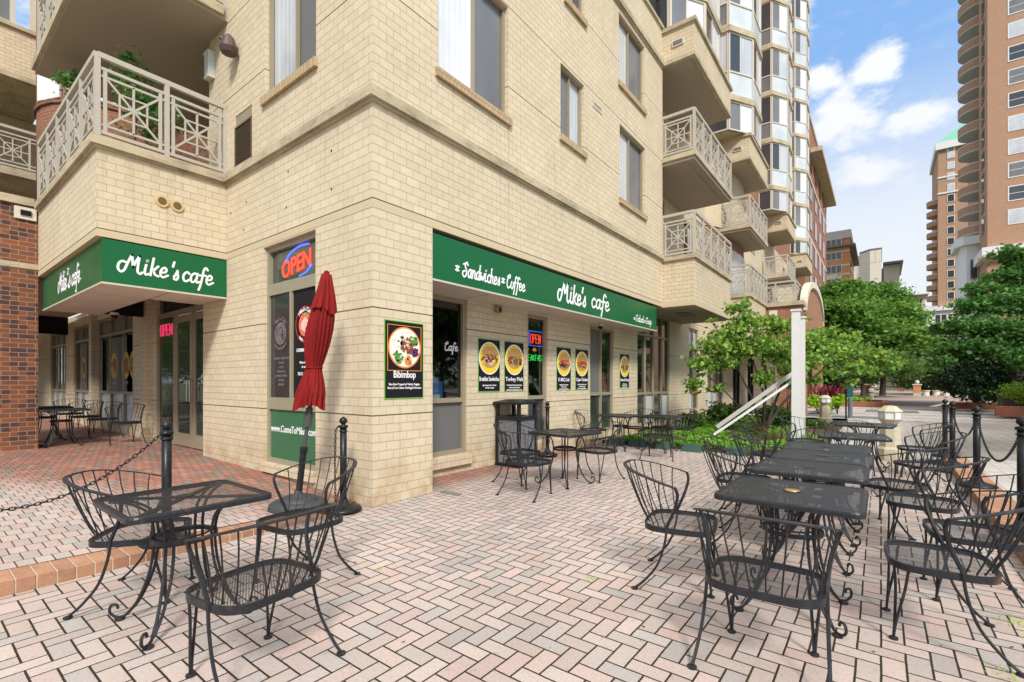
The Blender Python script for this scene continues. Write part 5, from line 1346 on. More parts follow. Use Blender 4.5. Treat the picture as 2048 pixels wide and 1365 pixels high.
folds([(.02, 2.535, 0), (.052, 2.52, .1), (.07, 2.42, .5), (.095, 2.30, .8), (.120, 2.17, 1.0), (.126, 2.14, 1.1)], 8, 4, .42).build('vent_flap', 'canvas', um, local=True, smooth=True)
tb = MB(); c_ = lean2(1.515); tb.torus((c_.x, c_.y, 1.515), .083, .009, 30, 6); tb.build('tie_strap', 'canvas', um, local=True)
MB().lathe([(.03, 2.53), (.03, 2.55), (.012, 2.565)], (lean2(2.54).x, lean2(2.54).y, 0), 10).build('finial', 'canvas', um, local=True)

# ------------------------------------------------------------------ bollards and chains
def make_bollard():
    r = empty('bollard', (0, 0, 0), label='x', cat='bollard', group='black ball-topped bollards with chains')
    MB().lathe([(.036, .06), (.036, .90)], (0, 0, 0), 16).build('post', 'iron_clean', r, local=True, smooth=True)
    MB().lathe([(.19, 0), (.195, .018), (.18, .035), (.11, .05), (.06, .075), (.045, .12), (.038, .125)], (0, 0, 0), 32).build('base', 'iron_clean', r, local=True, smooth=True)
    MB().lathe([(.048, .895), (.05, .91), (.046, .922), (.022, .926), (.02, .935), (.036, .946), (.044, .966), (.036, .992), (.014, 1.010), (.004, 1.016)], (0, 0, 0), 20).build('ball_finial', 'iron_clean', r, local=True, smooth=True)
    MB().torus((0, 0, .86), .042, .006, 16, 6).build('chain_ring', 'iron_clean', r, local=True)
    return r
bo = make_bollard()
for x, y, l in ((-4.73, 1.41, 'bollard on the terrace kerb behind the left table'), (-4.62, 3.0, 'bollard standing against the corner pillar with a loose chain'), (-4.75, -.45, 'bollard at the left end of the terrace chain, out of view'),
                (-5.02, 7.62, 'bollard between the litter bin and the middle tables'), (.96, 5.91, 'nearest bollard on the right kerb'), (.95, 8.3, 'second bollard on the right kerb'), (.88, 10.09, 'third bollard on the right kerb'), (.89, 11.3, 'farthest bollard on the right kerb')):
    if y < -.4: continue
    place(bo, x, y, 0, l, z=(.10 if x > 0 else terr(x, y)))
lk = MB().torus((0, 0, 0), .011, .0035, 10, 5)
def chain(pts, label, m='iron_clean'):
    P = [Vector(p) for p in pts]; b = MB(); L = 0; acc = []
    for a, c in zip(P[:-1], P[1:]): acc.append((L, a, c)); L += (c - a).length
    n_ = int(L / .031); st = L / n_
    for i in range(n_):
        s_ = (i + .5) * st
        for (l0, a, c) in acc:
            if l0 + (c - a).length >= s_: break
        t_ = (c - a).normalized(); pos = a + t_ * (s_ - l0)
        up = Vector((0, 0, 1)) if abs(t_.z) < .95 else Vector((1, 0, 0))
        sd = t_.cross(up).normalized(); u2 = sd.cross(t_)
        if i % 2: sd, u2 = u2, sd
        k0 = len(b.v); N, Mm = 12, 5
        for q_ in range(N):
            w_ = 2 * pi * q_ / N; cx_ = cos(w_) * .021; cy_ = sin(w_) * .0105
            rad = (t_ * cos(w_) + sd * sin(w_)).normalized()
            for j in range(Mm):
                v_ = 2 * pi * j / Mm; b.v.append(tuple(pos + t_ * cx_ + sd * cy_ + rad * cos(v_) * .0042 + sd.cross(t_) * sin(v_) * .0042))
        for q_ in range(N):
            for j in range(Mm): b.f.append((k0 + q_ * Mm + j, k0 + ((q_ + 1) % N) * Mm + j, k0 + ((q_ + 1) % N) * Mm + (j + 1) % Mm, k0 + q_ * Mm + (j + 1) % Mm))
    o = b.build('chain', m, None, smooth=True); tag(o, label, 'chain', 'black chains hung from the bollards'); return o
def sag(a, b_, d, n_=24):
    a, b_ = Vector(a), Vector(b_); return [a.lerp(b_, i / n_) - Vector((0, 0, 4 * d * (i / n_) * (1 - i / n_))) for i in range(n_ + 1)]
zt_ = .97
chain(sag((-4.73, 1.37, .975), (-4.74, -.30, .93), .42), 'chain sagging leftward from the terrace bollard')
chain([(-4.665, 2.965, .93), (-4.69, 2.95, .88), (-4.695, 2.945, .5), (-4.69, 2.95, .08)] , 'loose chain hanging straight down against the corner bollard')
chain(sag((.95, 5.95, .95), (.95, 8.26, .95), .36), 'chain between the two nearest bollards on the right kerb')
chain(sag((.95, 8.34, .95), (.88, 10.05, .95), .30), 'chain between the second and third bollards on the right kerb')
chain(sag((.88, 10.13, .95), (.89, 11.26, .95), .30), 'chain between the two farthest bollards on the right kerb')
chain(sag((.96, 5.87, .95), (.97, 4.0, .95), .30), 'chain running toward the camera along the right kerb')

# ------------------------------------------------------------------ litter bin
tc_ = (-4.93, 6.52)
tr = empty('litter_bin', (tc_[0], tc_[1], 0), label='black and grey litter bin with ribbed panels and open hooded top', cat='bin')
h = .25
b = MB()
for sx in (-1, 1):
    for sy in (-1, 1): b.box(sx * h - sx * .05, sx * h, sy * h - sy * .05, sy * h, .04, 1.04)
b.build('corner_post', 'iron_clean', tr, local=True)
MB().box(-h - .01, h + .01, -h - .01, h + .01, 0, .05).build('base', 'iron_clean', tr, local=True)
rb = MB(); z_ = .06
while z_ < .77:
    rb.box(-h + .051, h - .051, -h + .012, h - .012, z_, z_ + .012); rb.box(-h + .012, h - .012, -h + .051, h - .051, z_, z_ + .0118); z_ += .022
rb.box(-h + .04, h - .04, -h + .03, h - .03, .05, .78).build('ribbed_panel', plain('grey_ribbing', (.24, .245, .26), .5), tr, local=True)
MB().box(-h - .006, h + .006, -h - .006, h + .006, .78, .84).build('collar', 'iron_clean', tr, local=True)
hd = MB(); e = h + .035
k0 = [(-e, -e, 1.04), (e, -e, 1.04), (e, e, 1.04), (-e, e, 1.04), (-e, -e, 1.075), (e, -e, 1.075), (e, e, 1.075), (-e, e, 1.075), (-.13, -.13, 1.12), (.13, -.13, 1.12), (.13, .13, 1.12), (-.13, .13, 1.12)]
hd.add(k0, [(0, 3, 2, 1), (0, 1, 5, 4), (1, 2, 6, 5), (2, 3, 7, 6), (3, 0, 4, 7), (4, 5, 9, 8), (5, 6, 10, 9), (6, 7, 11, 10), (7, 4, 8, 11), (8, 9, 10, 11)]); hd.build('hood', 'iron_clean', tr, local=True)
MB().lathe([(.16, .845), (.16, .85)], (0, 0, 0), 20).build('opening', 'black', tr, local=True)

# ------------------------------------------------------------------ foliage
def foliage(blobs, n_, size, seed, up=.4, shell=.55, asp=.6, pts=4, mb=None, droop=0, spread=1.0):
    rnd = random.Random(seed); b = mb or MB(); vol = [r[3] ** 2 * (r[4] if len(r) > 4 else 1) for r in blobs]; tot = sum(vol)
    V, F_ = b.v, b.f
    for bl_, vv in zip(blobs, vol):
        cx_, cy_, cz_, R = bl_[:4]; fz = bl_[4] if len(bl_) > 4 else 1
        m_ = int(n_ * vv / tot)
        # small clumps scattered through the blob
        nc = max(4, m_ // 14)
        for c in range(nc):
            while True:
                d = Vector((rnd.gauss(0, 1), rnd.gauss(0, 1), rnd.gauss(0, 1)))
                if d.length > .01: break
            d.normalize(); rr = R * (shell + (1 - shell) * rnd.random()) * rnd.uniform(.75, 1.12)
            cc = Vector((cx_ + d.x * rr, cy_ + d.y * rr, cz_ + d.z * rr * fz))
            cs_ = R * rnd.uniform(.10, .26) * spread
            for k in range(max(3, m_ // nc)):
                p = cc + Vector((rnd.gauss(0, cs_), rnd.gauss(0, cs_), rnd.gauss(0, cs_ * .45)))
                nn = Vector((rnd.gauss(0, 1), rnd.gauss(0, 1), rnd.gauss(0, 1) + up * 2.2)).normalized()
                a = nn.orthogonal().normalized(); a.rotate(Matrix.Rotation(rnd.uniform(0, 6.28), 3, nn)); c2 = nn.cross(a)
                s_ = size * rnd.uniform(.6, 1.3); k0 = len(V)
                if pts == 4: sh = ((-.5, 0), (0, -.5 * asp), (.5, 0), (0, .5 * asp))
                else: sh = ((-.5, 0), (-.3, -.42 * asp * 1.4), (.1, -.4 * asp), (.5, 0), (.1, .4 * asp), (-.3, .42 * asp * 1.4))
                for x_, y_ in sh:
                    q_ = p + a * (x_ * s_) + c2 * (y_ * s_) - Vector((0, 0, droop * s_ * (x_ + .5) * .6)); V.append((q_.x, q_.y, q_.z))
                F_.append(tuple(range(k0, k0 + len(sh))))
    return b
def P_(px, py, d): x, y = at_depth(px, d); return (x, y, zz_(px, py, d))
# redbud in the garden bed
rbx, rby = at_depth(1530, 13.0)
red = empty('redbud_tree', (rbx, rby, .1), label='small multi-stemmed redbud tree spreading over the garden bed by the cafe', cat='tree')
rbl = [(1480, 615, 12.2, .30, .8), (1497, 645, 12.4, .42, .7), (1460, 665, 12.3, .42, .7), (1425, 690, 12.1, .40, .8), (1402, 730, 11.9, .33, 1), (1385, 770, 11.8, .25, .9), (1440, 725, 12.3, .36, .7), (1470, 700, 12.6, .5, .6), (1520, 690, 12.8, .6, .6), (1555, 655, 13, .5, .5), (1565, 705, 12.6, .55, .6), (1610, 680, 13.2, .6, .6), (1620, 720, 12.7, .5, .5), (1655, 700, 13.4, .6, .5), (1700, 705, 13.6, .55, .5), (1700, 735, 13.2, .35, .5), (1745, 712, 13.8, .5, .45), (1785, 722, 14, .35, .4), (1805, 725, 14, .18, .4), (1530, 755, 12.6, .3, .6), (1580, 740, 12.4, .35, .6), (1660, 745, 12.9, .3, .4), (1645, 665, 13.4, .35, .4), (1600, 640, 13.2, .25, .4), (1420, 640, 12.2, .12, 1), (1532, 640, 12.6, .2, .5), (1640, 700, 13.1, .5, .5), (1690, 680, 13.8, .4, .4), (1725, 740, 13.4, .35, .4), (1765, 735, 13.8, .35, .4), (1630, 760, 12.9, .25, .5), (1700, 765, 13.4, .22, .4), (1430, 780, 12, .2, .8)]
rb_ = [(*P_(px, py, d), r_, fz) for px, py, d, r_, fz in rbl]
foliage(rb_, 11500, .09, 11, up=.3, shell=.02, spread=1.7, asp=.85, pts=6, droop=.5).build('crown', 'leaf_redbud', red)
tk = MB(); base = Vector((rbx, rby, .05)); rnd = random.Random(9)
mains = []
for i, (px, py, d, r0) in enumerate([(1462, 700, 12.3, .035), (1500, 690, 12.6, .04), (1520, 640, 12.7, .035), (1590, 700, 12.8, .045), (1680, 705, 13.4, .045), (1400, 740, 12, .025)]):
    e_ = Vector(P_(px, py, d)); m1 = base.lerp(e_, .35) + Vector((rnd.uniform(-.15, .15), rnd.uniform(-.15, .15), .12)); m2 = base.lerp(e_, .7) + Vector((rnd.uniform(-.1, .1), rnd.uniform(-.1, .1), .1))
    c_ = catmull([base + Vector((rnd.uniform(-.08, .08), rnd.uniform(-.08, .08), 0)), m1, m2, e_], 6); mains.append(c_)
    tk.tube(c_, [r0 * (1 - .75 * j / (len(c_) - 1)) for j in range(len(c_))], 7)
for bl_ in rb_:
    tgt = Vector(bl_[:3]); src = min((q_ for c_ in mains for q_ in c_[6:]), key=lambda q_: (q_ - tgt).length)
    c_ = catmull([src, src.lerp(tgt, .5) + Vector((0, 0, rnd.uniform(-.05, .08))), tgt], 4); tk.tube(c_, [.013 * (1 - .8 * j / (len(c_) - 1)) for j in range(len(c_))], 5)
    for _i in range(3):
        e2 = tgt + Vector((rnd.uniform(-1, 1), rnd.uniform(-1, 1), rnd.uniform(-.3, .5))) * bl_[3]; tk.tube([tgt.lerp(src, .3), e2], [.006, .002], 4)
tk.build('trunk', 'bark', red)

# garden bed
def cover(name, poly_fn, n_, size, zf, m, seed, label=None):
    rnd = random.Random(seed); b = MB()
    for _i in range(n_):
        x, y = poly_fn(rnd); z = zf(x, y) * rnd.uniform(.55, 1.1)
        nn = Vector((rnd.gauss(0, .55), rnd.gauss(0, .55), 1)).normalized(); a = nn.orthogonal().normalized(); a.rotate(Matrix.Rotation(rnd.uniform(0, 6.28), 3, nn)); c2 = nn.cross(a); s_ = size * rnd.uniform(.6, 1.3); k0 = len(b.v)
        for x_, y_ in ((-.5, 0), (0, -.35), (.5, 0), (0, .35)): q_ = Vector((x, y, z)) + a * (x_ * s_) + c2 * (y_ * s_); b.v.append(tuple(q_))
        b.f.append((k0, k0 + 1, k0 + 2, k0 + 3))
    return b.build(name, m)
def bumps(x, y): return .10 + .05 * sin(x * 3.1 + y) + .05 * sin(y * 2.7 - x * 1.3) + .04 * sin(x * 7 + y * 5)
tag(MB().box(-5.15, -.95, 10.12, 20.5, -.1, .06).build('garden_bed', 'soil'), kind='structure')
def bed(r):
    while True:
        x = r.uniform(-4.9, -1.0); y = 10.15 + 9.5 * r.random() ** 1.6
        if x > -1.7 and y > 14.5: continue
        return x, y
tag(cover('ground_cover', bed, 26000, .062, bumps, 'leaf_cover', 21), kind='stuff')
def shrub(name, px, py, d, r_, n_, size, m, label, cat, fz=.7, trunk=True, seed=None, grp=None, up=.3):
    x, y, z = P_(px, py, d); seed = seed or int(px)
    o = empty(name, (x, y, .05), label=label, cat=cat, group=grp); rnd = random.Random(seed)
    bl_ = [(x + rnd.uniform(-.5, .5) * r_, y + rnd.uniform(-.5, .5) * r_, z + rnd.uniform(-.25, .3) * r_, r_ * rnd.uniform(.4, .7), fz) for _ in range(6)]
    foliage(bl_, n_, size, seed, up=up, shell=.3).build('foliage', m, o)
    if trunk:
        t_ = MB()
        for k in range(5): t_.tube([(x, y, .02), Vector(bl_[k][:3])], [.015, .005], 5)
        t_.build('stem', 'bark', o)
    return o
shrub('shrub', 1385, 838, 13.6, .42, 1500, .075, 'leaf_shrub', 'low shrub at the wall end of the garden bed', 'shrub')
shrub('shrub', 1450, 828, 14.2, .65, 2600, .08, 'leaf_shrub', 'wide green shrub beneath the redbud, left of its stems', 'shrub')
shrub('shrub', 1560, 838, 14.0, .75, 3000, .08, 'leaf_shrub', 'big shrub behind the white post', 'shrub', fz=.6)
shrub('shrub', 1625, 858, 14.5, .55, 2000, .08, 'leaf_shrub', 'shrub right of the white post near the small stone lamp', 'shrub', fz=.6)
shrub('shrub', 1522, 862, 12.3, .25, 700, .06, 'leaf_rust', 'small reddish bush at the foot of the redbud', 'shrub')
shrub('shrub', 1575, 770, 15.5, .35, 900, .07, 'leaf_shrub', 'grey green bush showing between the white beams and the post', 'shrub')
b = MB(); rnd = random.Random(31)
for px, d in ((1570, 11.2), (1625, 11.6), (1655, 11.9), (1548, 11.4)):
    x, y = at_depth(px, d)
    for _i in range(90):
        bx_, by = x + rnd.gauss(0, .18), y + rnd.gauss(0, .15); hh = rnd.uniform(.12, .34); dx, dy = rnd.gauss(0, .10), rnd.gauss(0, .10)
        b.add([(bx_ - .004, by, .05), (bx_ + .004, by, .05), (bx_ + dx, by + dy, .05 + hh)], [(0, 1, 2)])
tag(b.build('dry_grass', 'leaf_dry'), kind='stuff')
# green wheel stops along the bed
ws = [(-4.75, 10.02, 0), (-4.25, 10.03, 4), (-3.72, 10.0, 3), (-3.05, 9.95, -2), (-2.2, 9.98, 2), (-1.35, 9.98, 3)]
wl = ['green painted kerb block nearest the cafe wall', 'second green kerb block from the wall, behind the joined tables', 'third green kerb block, right of the joined tables', 'green kerb block standing in the gap between the chair groups', 'green kerb block behind the left row of chairs', 'green kerb block in front of the white post']
gm = plain('green_block_paint', (.035, .085, .065), .7, vary=.25)
wp = MB().add([(-.2, -.09, 0), (.2, -.09, 0), (.2, .09, 0), (-.2, .09, 0), (-.15, -.055, .15), (.15, -.055, .15), (.15, .055, .15), (-.15, .055, .15)], [(0, 3, 2, 1), (4, 5, 6, 7), (0, 1, 5, 4), (1, 2, 6, 5), (2, 3, 7, 6), (3, 0, 4, 7)]).build('kerb_block', gm)
for i, (x, y, a) in enumerate(ws):
    o = wp if i == 0 else wp.copy()
    if i: COL.objects.link(o)
    o.location = (x, y, 0); o.rotation_euler = (0, 0, radians(a)); tag(o, wl[i], 'kerb block', 'green blocks along the garden bed')
# white posts and fallen beams of the old pergola
x, y = at_depth(1592, 10.6)
po = empty('timber_post', (x, y, 0), label='tall thick white timber post with a flat cap in the garden bed', cat='post')
MB().box(x - .078, x + .078, y - .07, y + .07, 0, 2.98).build('shaft', 'white', po); MB().box(x - .10, x + .10, y - .092, y + .092, 2.98, 3.02).build('cap', 'white', po)
x, y = at_depth(1605, 11.6)
po = empty('timber_post', (x, y, 0), label='thinner white post just behind the thick white post', cat='post')
MB().box(x - .055, x + .055, y - .05, y + .05, 0, 2.96).build('shaft', 'white', po); MB().box(x - .08, x + .08, y - .075, y + .075, 2.96, 3.0).build('cap', 'white', po)
for (a, b_, w_, l) in ((P_(1433, 855, 11.4), P_(1586, 747, 11.0), .085, 'wide white beam leaning from the post to the ground cover'), (P_(1427, 870, 10.9), P_(1588, 761, 10.7), .045, 'narrow white beam leaning below the wide one')):
    a, b_ = Vector(a), Vector(b_); t_ = (b_ - a).normalized(); vd = Vector((FW.x, FW.y, 0)); up_ = t_.cross(vd).normalized()
    m_ = MB(); s_ = up_ * w_ / 2; d_ = vd * .02
    m_.add([a - s_ - d_, a + s_ - d_, a + s_ + d_, a - s_ + d_, b_ - s_ - d_, b_ + s_ - d_, b_ + s_ + d_, b_ - s_ + d_], [(0, 3, 2, 1), (4, 5, 6, 7), (0, 1, 5, 4), (1, 2, 6, 5), (2, 3, 7, 6), (3, 0, 4, 7)])
    tag(m_.build('timber_beam', 'greyconc' if w_ > .08 else 'white'), l, 'beam')

# stone bollard lamps
def make_lamp():
    r = empty('bollard_lamp', (0, 0, 0), label='x', cat='lamp', group='octagonal stone bollard lamps')
    MB().lathe([(.22, 0), (.22, .20), (.185, .24)], (0, 0, 0), 8).build('plinth', 'lampstone', r, local=True)
    MB().lathe([(.17, .24), (.165, .60)], (0, 0, 0), 8).build('shaft', 'lampstone', r, local=True)
    MB().lathe([(.10, .60), (.10, .63), (.19, .735), (.19, .75)], (0, 0, 0), 8).build('lamp_base', 'lampstone', r, local=True)
    MB().lathe([(.175, .75), (.175, .87)], (0, 0, 0), 8).build('diffuser', plain('lamp_diffuser', (.66, .70, .72), .3) if 'lamp_diffuser' not in bpy.data.materials else bpy.data.materials['lamp_diffuser'], r, local=True)
    c = MB()
    for k in range(8):
        a = 2 * pi * k / 8; c.tube([(.18 * cos(a), .18 * sin(a), .75), (.18 * cos(a), .18 * sin(a), .87)], .010, 4)
    c.build('glazing_bar', 'lampstone', r, local=True)
    MB().lathe([(.195, .87), (.195, .885), (.10, .975), (.02, .985)], (0, 0, 0), 8).build('cap', 'lampstone', r, local=True)
    return r
la = make_lamp()
place(la, *at_depth(1780, 8.75), 22.5, 'nearest stone bollard lamp behind the farthest table')
place(la, *at_depth(1650, 16.2), 22.5, 'stone bollard lamp between the white post and the crimson plants')
place(la, *at_depth(1742.5, 35.5), 22.5, 'small distant stone bollard lamp in the flower bed')

# planting beyond the bed
x, y = at_depth(1655, 22)
pl = empty('crimson_plant', (x, y, 0), label='crimson leaved ti plant clump by the gatehouse', cat='plant')
b = MB(); rnd = random.Random(4)
for _i in range(150):
    bx_, by = x + rnd.gauss(0, .36), y + rnd.gauss(0, .2); a = rnd.uniform(0, 6.28); L = rnd.uniform(.35, .6); hz_ = rnd.uniform(.55, .9); r_ = rnd.uniform(.15, .4)
    d = Vector((cos(a), sin(a), 0)); s_ = Vector((-sin(a), cos(a), 0)) * .04; p0 = Vector((bx_, by, hz_))
    b.add([p0 - s_ * .4, p0 + s_ * .4, p0 + d * r_ * .6 + s_ + Vector((0, 0, L * .6)), p0 + d * r_ * .6 - s_ + Vector((0, 0, L * .6)), p0 + d * r_ + Vector((0, 0, L * .8))], [(0, 1, 2, 3), (3, 2, 4)])
b.build('foliage', 'leaf_red', pl)
for i, (px, py, d, r_) in enumerate(((1637, 805, 21, .5), (1675, 803, 21, .55))):
    shrub('lime_vine', px, py, d, r_, 900, .16, 'leaf_lime', ('lime green vine mound left of the stone lamp', 'lime green vine mound right of the stone lamp')[i], 'plant', fz=.8, grp='lime green mounds')
x, y = at_depth(1692, 18.4)
gp = empty('dispenser_post', (x, y, 0), label='thin dark pole carrying a green box beside the plaza', cat='post')
MB().tube([(x, y, 0), (x, y, 2.05)], .03, 8).build('pole', 'iron_clean', gp)
MB().box(x + .03, x + .22, y - .08, y + .08, .85, 1.40).build('box', plain('bin_green', (.01, .10, .085), .5), gp)
x, y = at_depth(1700.5, 18.8)
tag(MB().lathe([(.075, 0), (.075, .80), (.04, .84)], (x, y, 0), 14).build('steel_bollard', plain('blue_grey_steel', (.12, .14, .18), .5)), 'plain blue grey steel bollard beside the green box pole', 'bollard')
# flower bed with brick edge
x0, y0 = at_depth(1640, 27.5); x1, y1 = at_depth(1777, 27.5)
fb = empty('flower_bed', (-2, y1, 0), label='low brick edged flower bed with lime foliage at the plaza', cat='planter')
fx0, fx1, fy0, fy1 = -4.2, x1, y1 - 1.2, y1 + 3.5
MB().box(fx0, fx1, fy0, fy0 + .3, 0, .32).box(fx1 - .3, fx1, fy0 + .3, fy1, 0, .32).box(fx0, fx1 - .3, fy1 - .3, fy1, 0, .32).build('brick_edge', 'bedwall', fb)
MB().box(fx0, fx1 - .3, fy0 + .3, fy1 - .3, 0, .25).build('soil', 'soil', fb)
foliage([(a, (fy0 + fy1) / 2, .3, .9, .25) for a in (-3.6, -2.4, -1.2)], 1500, .2, 8, shell=.1).build('foliage', 'leaf_lime', fb)

# trees
def tree(name, label, blobs, n_, size, m, base, trunk_r=.25, seed=1, group=None, up=.4, shell=.5, limbs=6):
    o = empty(name, base, label=label, cat='tree', group=group)
    foliage(blobs, n_, size, seed, up=up, shell=shell).build('crown', m, o)
    t_ = MB(); bv = Vector(base); rnd = random.Random(seed)
    tops = sorted(blobs, key=lambda q_: -q_[3])[:limbs]
    zc = min(q_[2] for q_ in tops); fork = Vector((bv.x, bv.y, max(1.2, zc * .55)))
    t_.tube([bv, bv.lerp(fork, .5) + Vector((.05, .03, 0)), fork], [trunk_r, trunk_r * .85, trunk_r * .7], 9)
    for q_ in tops:
        e_ = Vector(q_[:3]); t_.tube(catmull([fork - Vector((0, 0, .1)), fork.lerp(e_, .5) + Vector((rnd.uniform(-.2, .2), rnd.uniform(-.2, .2), .2)), e_], 4), [trunk_r * .45 * (1 - .8 * j / 8) for j in range(9)], 6)
    t_.build('trunk', 'bark', o)
    return o
def blobs_px(lst): return [(*P_(px, py, d), r_, fz) for px, py, d, r_, fz in lst]
G1 = 'leafy trees in the plaza beyond'
tree('elm_tree', 'mid green elm left of centre in front of the orange brick building', blobs_px([(1660, 600, 47, 2.0, .7), (1690, 585, 47, 2.0, .6), (1640, 640, 45, 2.0, .8), (1690, 630, 44, 2.6, .6), (1665, 680, 44, 2.4, .7), (1720, 660, 44, 2.4, .6), (1640, 700, 44, 1.8, .7)]), 15000, .42, 'leaf_elm', (*at_depth(1675, 46), 0), .3, 1, G1, up=.6)
tree('elm_tree', 'tallest elm below the pale concrete building', blobs_px([(1745, 590, 52, 2.4, .55), (1720, 600, 52, 2, .6), (1780, 600, 52, 2.3, .5), (1740, 630, 50, 2.8, .6), (1790, 635, 50, 2.6, .6), (1820, 640, 52, 1.7, .7), (1760, 670, 48, 2.6, .6), (1810, 680, 48, 2.2, .6)]), 16000, .45, 'leaf_elm', (*at_depth(1765, 51), 0), .3, 2, G1, up=.6)
tree('park_tree', 'darker tree filling the gap right of the elms', blobs_px([(1850, 690, 60, 2.4, .7), (1880, 670, 58, 2.2, .7), (1835, 720, 56, 2.4, .7), (1880, 715, 54, 2.6, .7), (1860, 740, 52, 2.2, .7)]), 10000, .42, 'leaf_mid', (*at_depth(1865, 58), 0), .25, 3, G1)
tree('park_tree', 'shady tree over the path behind the redbud', blobs_px([(1700, 715, 40, 2.0, .7), (1740, 735, 42, 2.0, .6), (1780, 730, 44, 2.2, .6), (1660, 735, 38, 1.7, .8), (1810, 740, 46, 1.8, .6)]), 9000, .34, 'leaf_mid', (*at_depth(1725, 42), 0), .2, 4, G1)
tree('russet_tree', 'small rust tinted tree behind the row of stone planters', blobs_px([(1855, 735, 52, 1.3, .7), (1880, 745, 52, 1.4, .6), (1830, 745, 52, 1.1, .6)]), 3500, .3, 'leaf_rust', (*at_depth(1862, 53), 0), .12, 5, G1)
tree('broadleaf_tree', 'big dark green broadleaf tree in front of the tall brick tower', blobs_px([(2025, 508, 25, .8, .7), (2045, 540, 25, 1.0, .7), (2000, 560, 25, .9, .6), (1965, 580, 24.5, .8, .6), (2040, 600, 24, 1.2, .6), (1985, 610, 24, 1.1, .6), (1935, 610, 24, .8, .6), (1940, 650, 23.5, 1.1, .5), (1895, 655, 24, .7, .6), (2000, 660, 23, 1.3, .5), (1960, 700, 23, 1.1, .5), (1905, 700, 23.5, .9, .5), (2050, 680, 23, 1.2, .5), (2020, 720, 22.5, 1.1, .5), (2100, 600, 25, 1.6, .8), (2110, 690, 24, 1.4, .7), (2080, 530, 26, 1.3, .8), (1880, 725, 23, .6, .5)]), 24000, .22, 'leaf_dark', (*at_depth(2028, 24), 0), .2, 6, up=.7, limbs=12)
tree('evergreen_tree', 'nearly black evergreen mass under the broadleaf tree', blobs_px([(1940, 750, 23, 1.1, .8), (1905, 765, 23, .8, .8), (1975, 765, 23.5, 1.2, .8), (2020, 750, 25, 1.2, .8), (1930, 785, 22.5, .8, .5), (1975, 790, 22.5, .8, .5), (2060, 760, 25, 1.3, .9)]), 12000, .16, 'leaf_black', (*at_depth(1950, 23.5), 0), .15, 7, up=.3, shell=.3)
tree('evergreen_tree', 'dark trees closing the view above the stone planters', blobs_px([(1700, 755, 62, 1.9, .7), (1745, 758, 64, 1.3, .6), (1830, 755, 62, 1.6, .7), (1850, 768, 58, 1.6, .6), (1890, 768, 58, 1.8, .6), (1810, 765, 62, 1.5, .6), (1720, 762, 60, 1.8, .6), (1670, 765, 55, 1.8, .8), (1925, 740, 55, 2.5, .7)]), 12000, .32, 'leaf_mid', (*at_depth(1900, 60), 0), .2, 8)
# hedge and its brick walls
hx, hy = at_depth(1992, 19)
hg = empty('hedge', (hx, hy, 0), label='bright clipped hedge behind a low brick wall at the right edge', cat='hedge')
foliage([(hx + .7 + k * .9, hy + .5 + (k % 2) * .4, 1.0, .62, .75) for k in range(6)] + [(hx + .6 + k * .5, hy + .15, .75, .42, .9) for k in range(12)], 26000, .075, 12, shell=.45, up=.5).build('foliage', 'leaf_hedge', hg)
MB().box(hx + .2, hx + 6, hy, hy + 1.2, .1, .8).build('inner_branches', 'bark', hg)
tag(MB().box(hx - .1, hx + 8, hy - .75, hy - .45, .1, .50).build('garden_wall', 'bedwall'), 'low brick wall in front of the bright hedge', 'wall')
wx, wy = at_depth(1905, 24)
tag(MB().box(wx, wx + 2.6, wy - .2, wy + .1, .1, .42).build('garden_wall', 'bedwall'), 'low brick wall under the black evergreen', 'wall')
# off-frame trees that the shop glass mirrors
for i, (x, y, r_) in enumerate(((7.5, 12.5, 2.6), (8.5, 18.5, 2.8), (9.5, 25, 3.0), (12, 33, 3.2))):
    tree('street_tree', 'street tree across the plaza', [(x, y, 3.6, r_, .8), (x + 1, y + 1.4, 5.4, r_ * .8, .8), (x - 1, y - 1.4, 5.0, r_ * .8, .8)], 5000, .40, 'leaf_mid', (x, y, 0), .18, 40 + i, 'street trees mirrored in the shop glass', shell=.2)
for i, (x, y, r_) in enumerate(((-20, -4.5, 2.6), (-25, -3.6, 2.6), (-31, -4.2, 3), (-39, -5, 3), (-47, -4, 3.2), (-57, -6, 3.4))):
    tree('street_tree', 'street tree along the road', [(x, y, 3.6, r_, .8), (x + 1, y + 1.4, 5.4, r_ * .8, .8), (x - 1, y - 1.4, 5.0, r_ * .8, .8)], 5000, .40, 'leaf_elm', (x, y, 0), .18, 50 + i, 'street trees mirrored in the shop glass', shell=.2)

# ------------------------------------------------------------------ far garden furniture
def ball_pier(px, d, label, hgt=1.15):
    x, y = at_depth(px, d); o = empty('brick_pier', (x, y, 0), label=label, cat='pier', group='brick piers around the far garden')
    MB().box(x - .32, x + .32, y - .32, y + .32, 0, .35).build('plinth', 'greyconc', o); MB().box(x - .3, x + .3, y - .3, y + .3, .35, hgt).build('shaft', 'orange' if px > 1800 else 'bedwall', o)
    MB().box(x - .38, x + .38, y - .38, y + .38, hgt, hgt + .12).build('cap', 'concrete', o); MB().lathe([(.04, 0), (.17, .08), (.20, .2), (.15, .34), (.02, .40)], (x, y, hgt + .12), 12).build('ball', 'concrete', o, smooth=True)
ball_pier(1834, 49, 'orange brick pier with a stone ball at the left of the planters'); ball_pier(1733, 49, 'dark red brick pier with a stone ball left of the path')
for px, l in ((1764, 'dark brick gate pier on the left of the distant opening'), (1803, 'dark brick gate pier on the right of the distant opening')):
    x, y = at_depth(px, 76); tag(MB().box(x - .35, x + .35, y - .35, y + .35, 0, 1.6).box(x - .42, x + .42, y - .42, y + .42, 1.6, 1.75).build('gate_pier', 'bedwall'), l, 'pier')
up_ = None
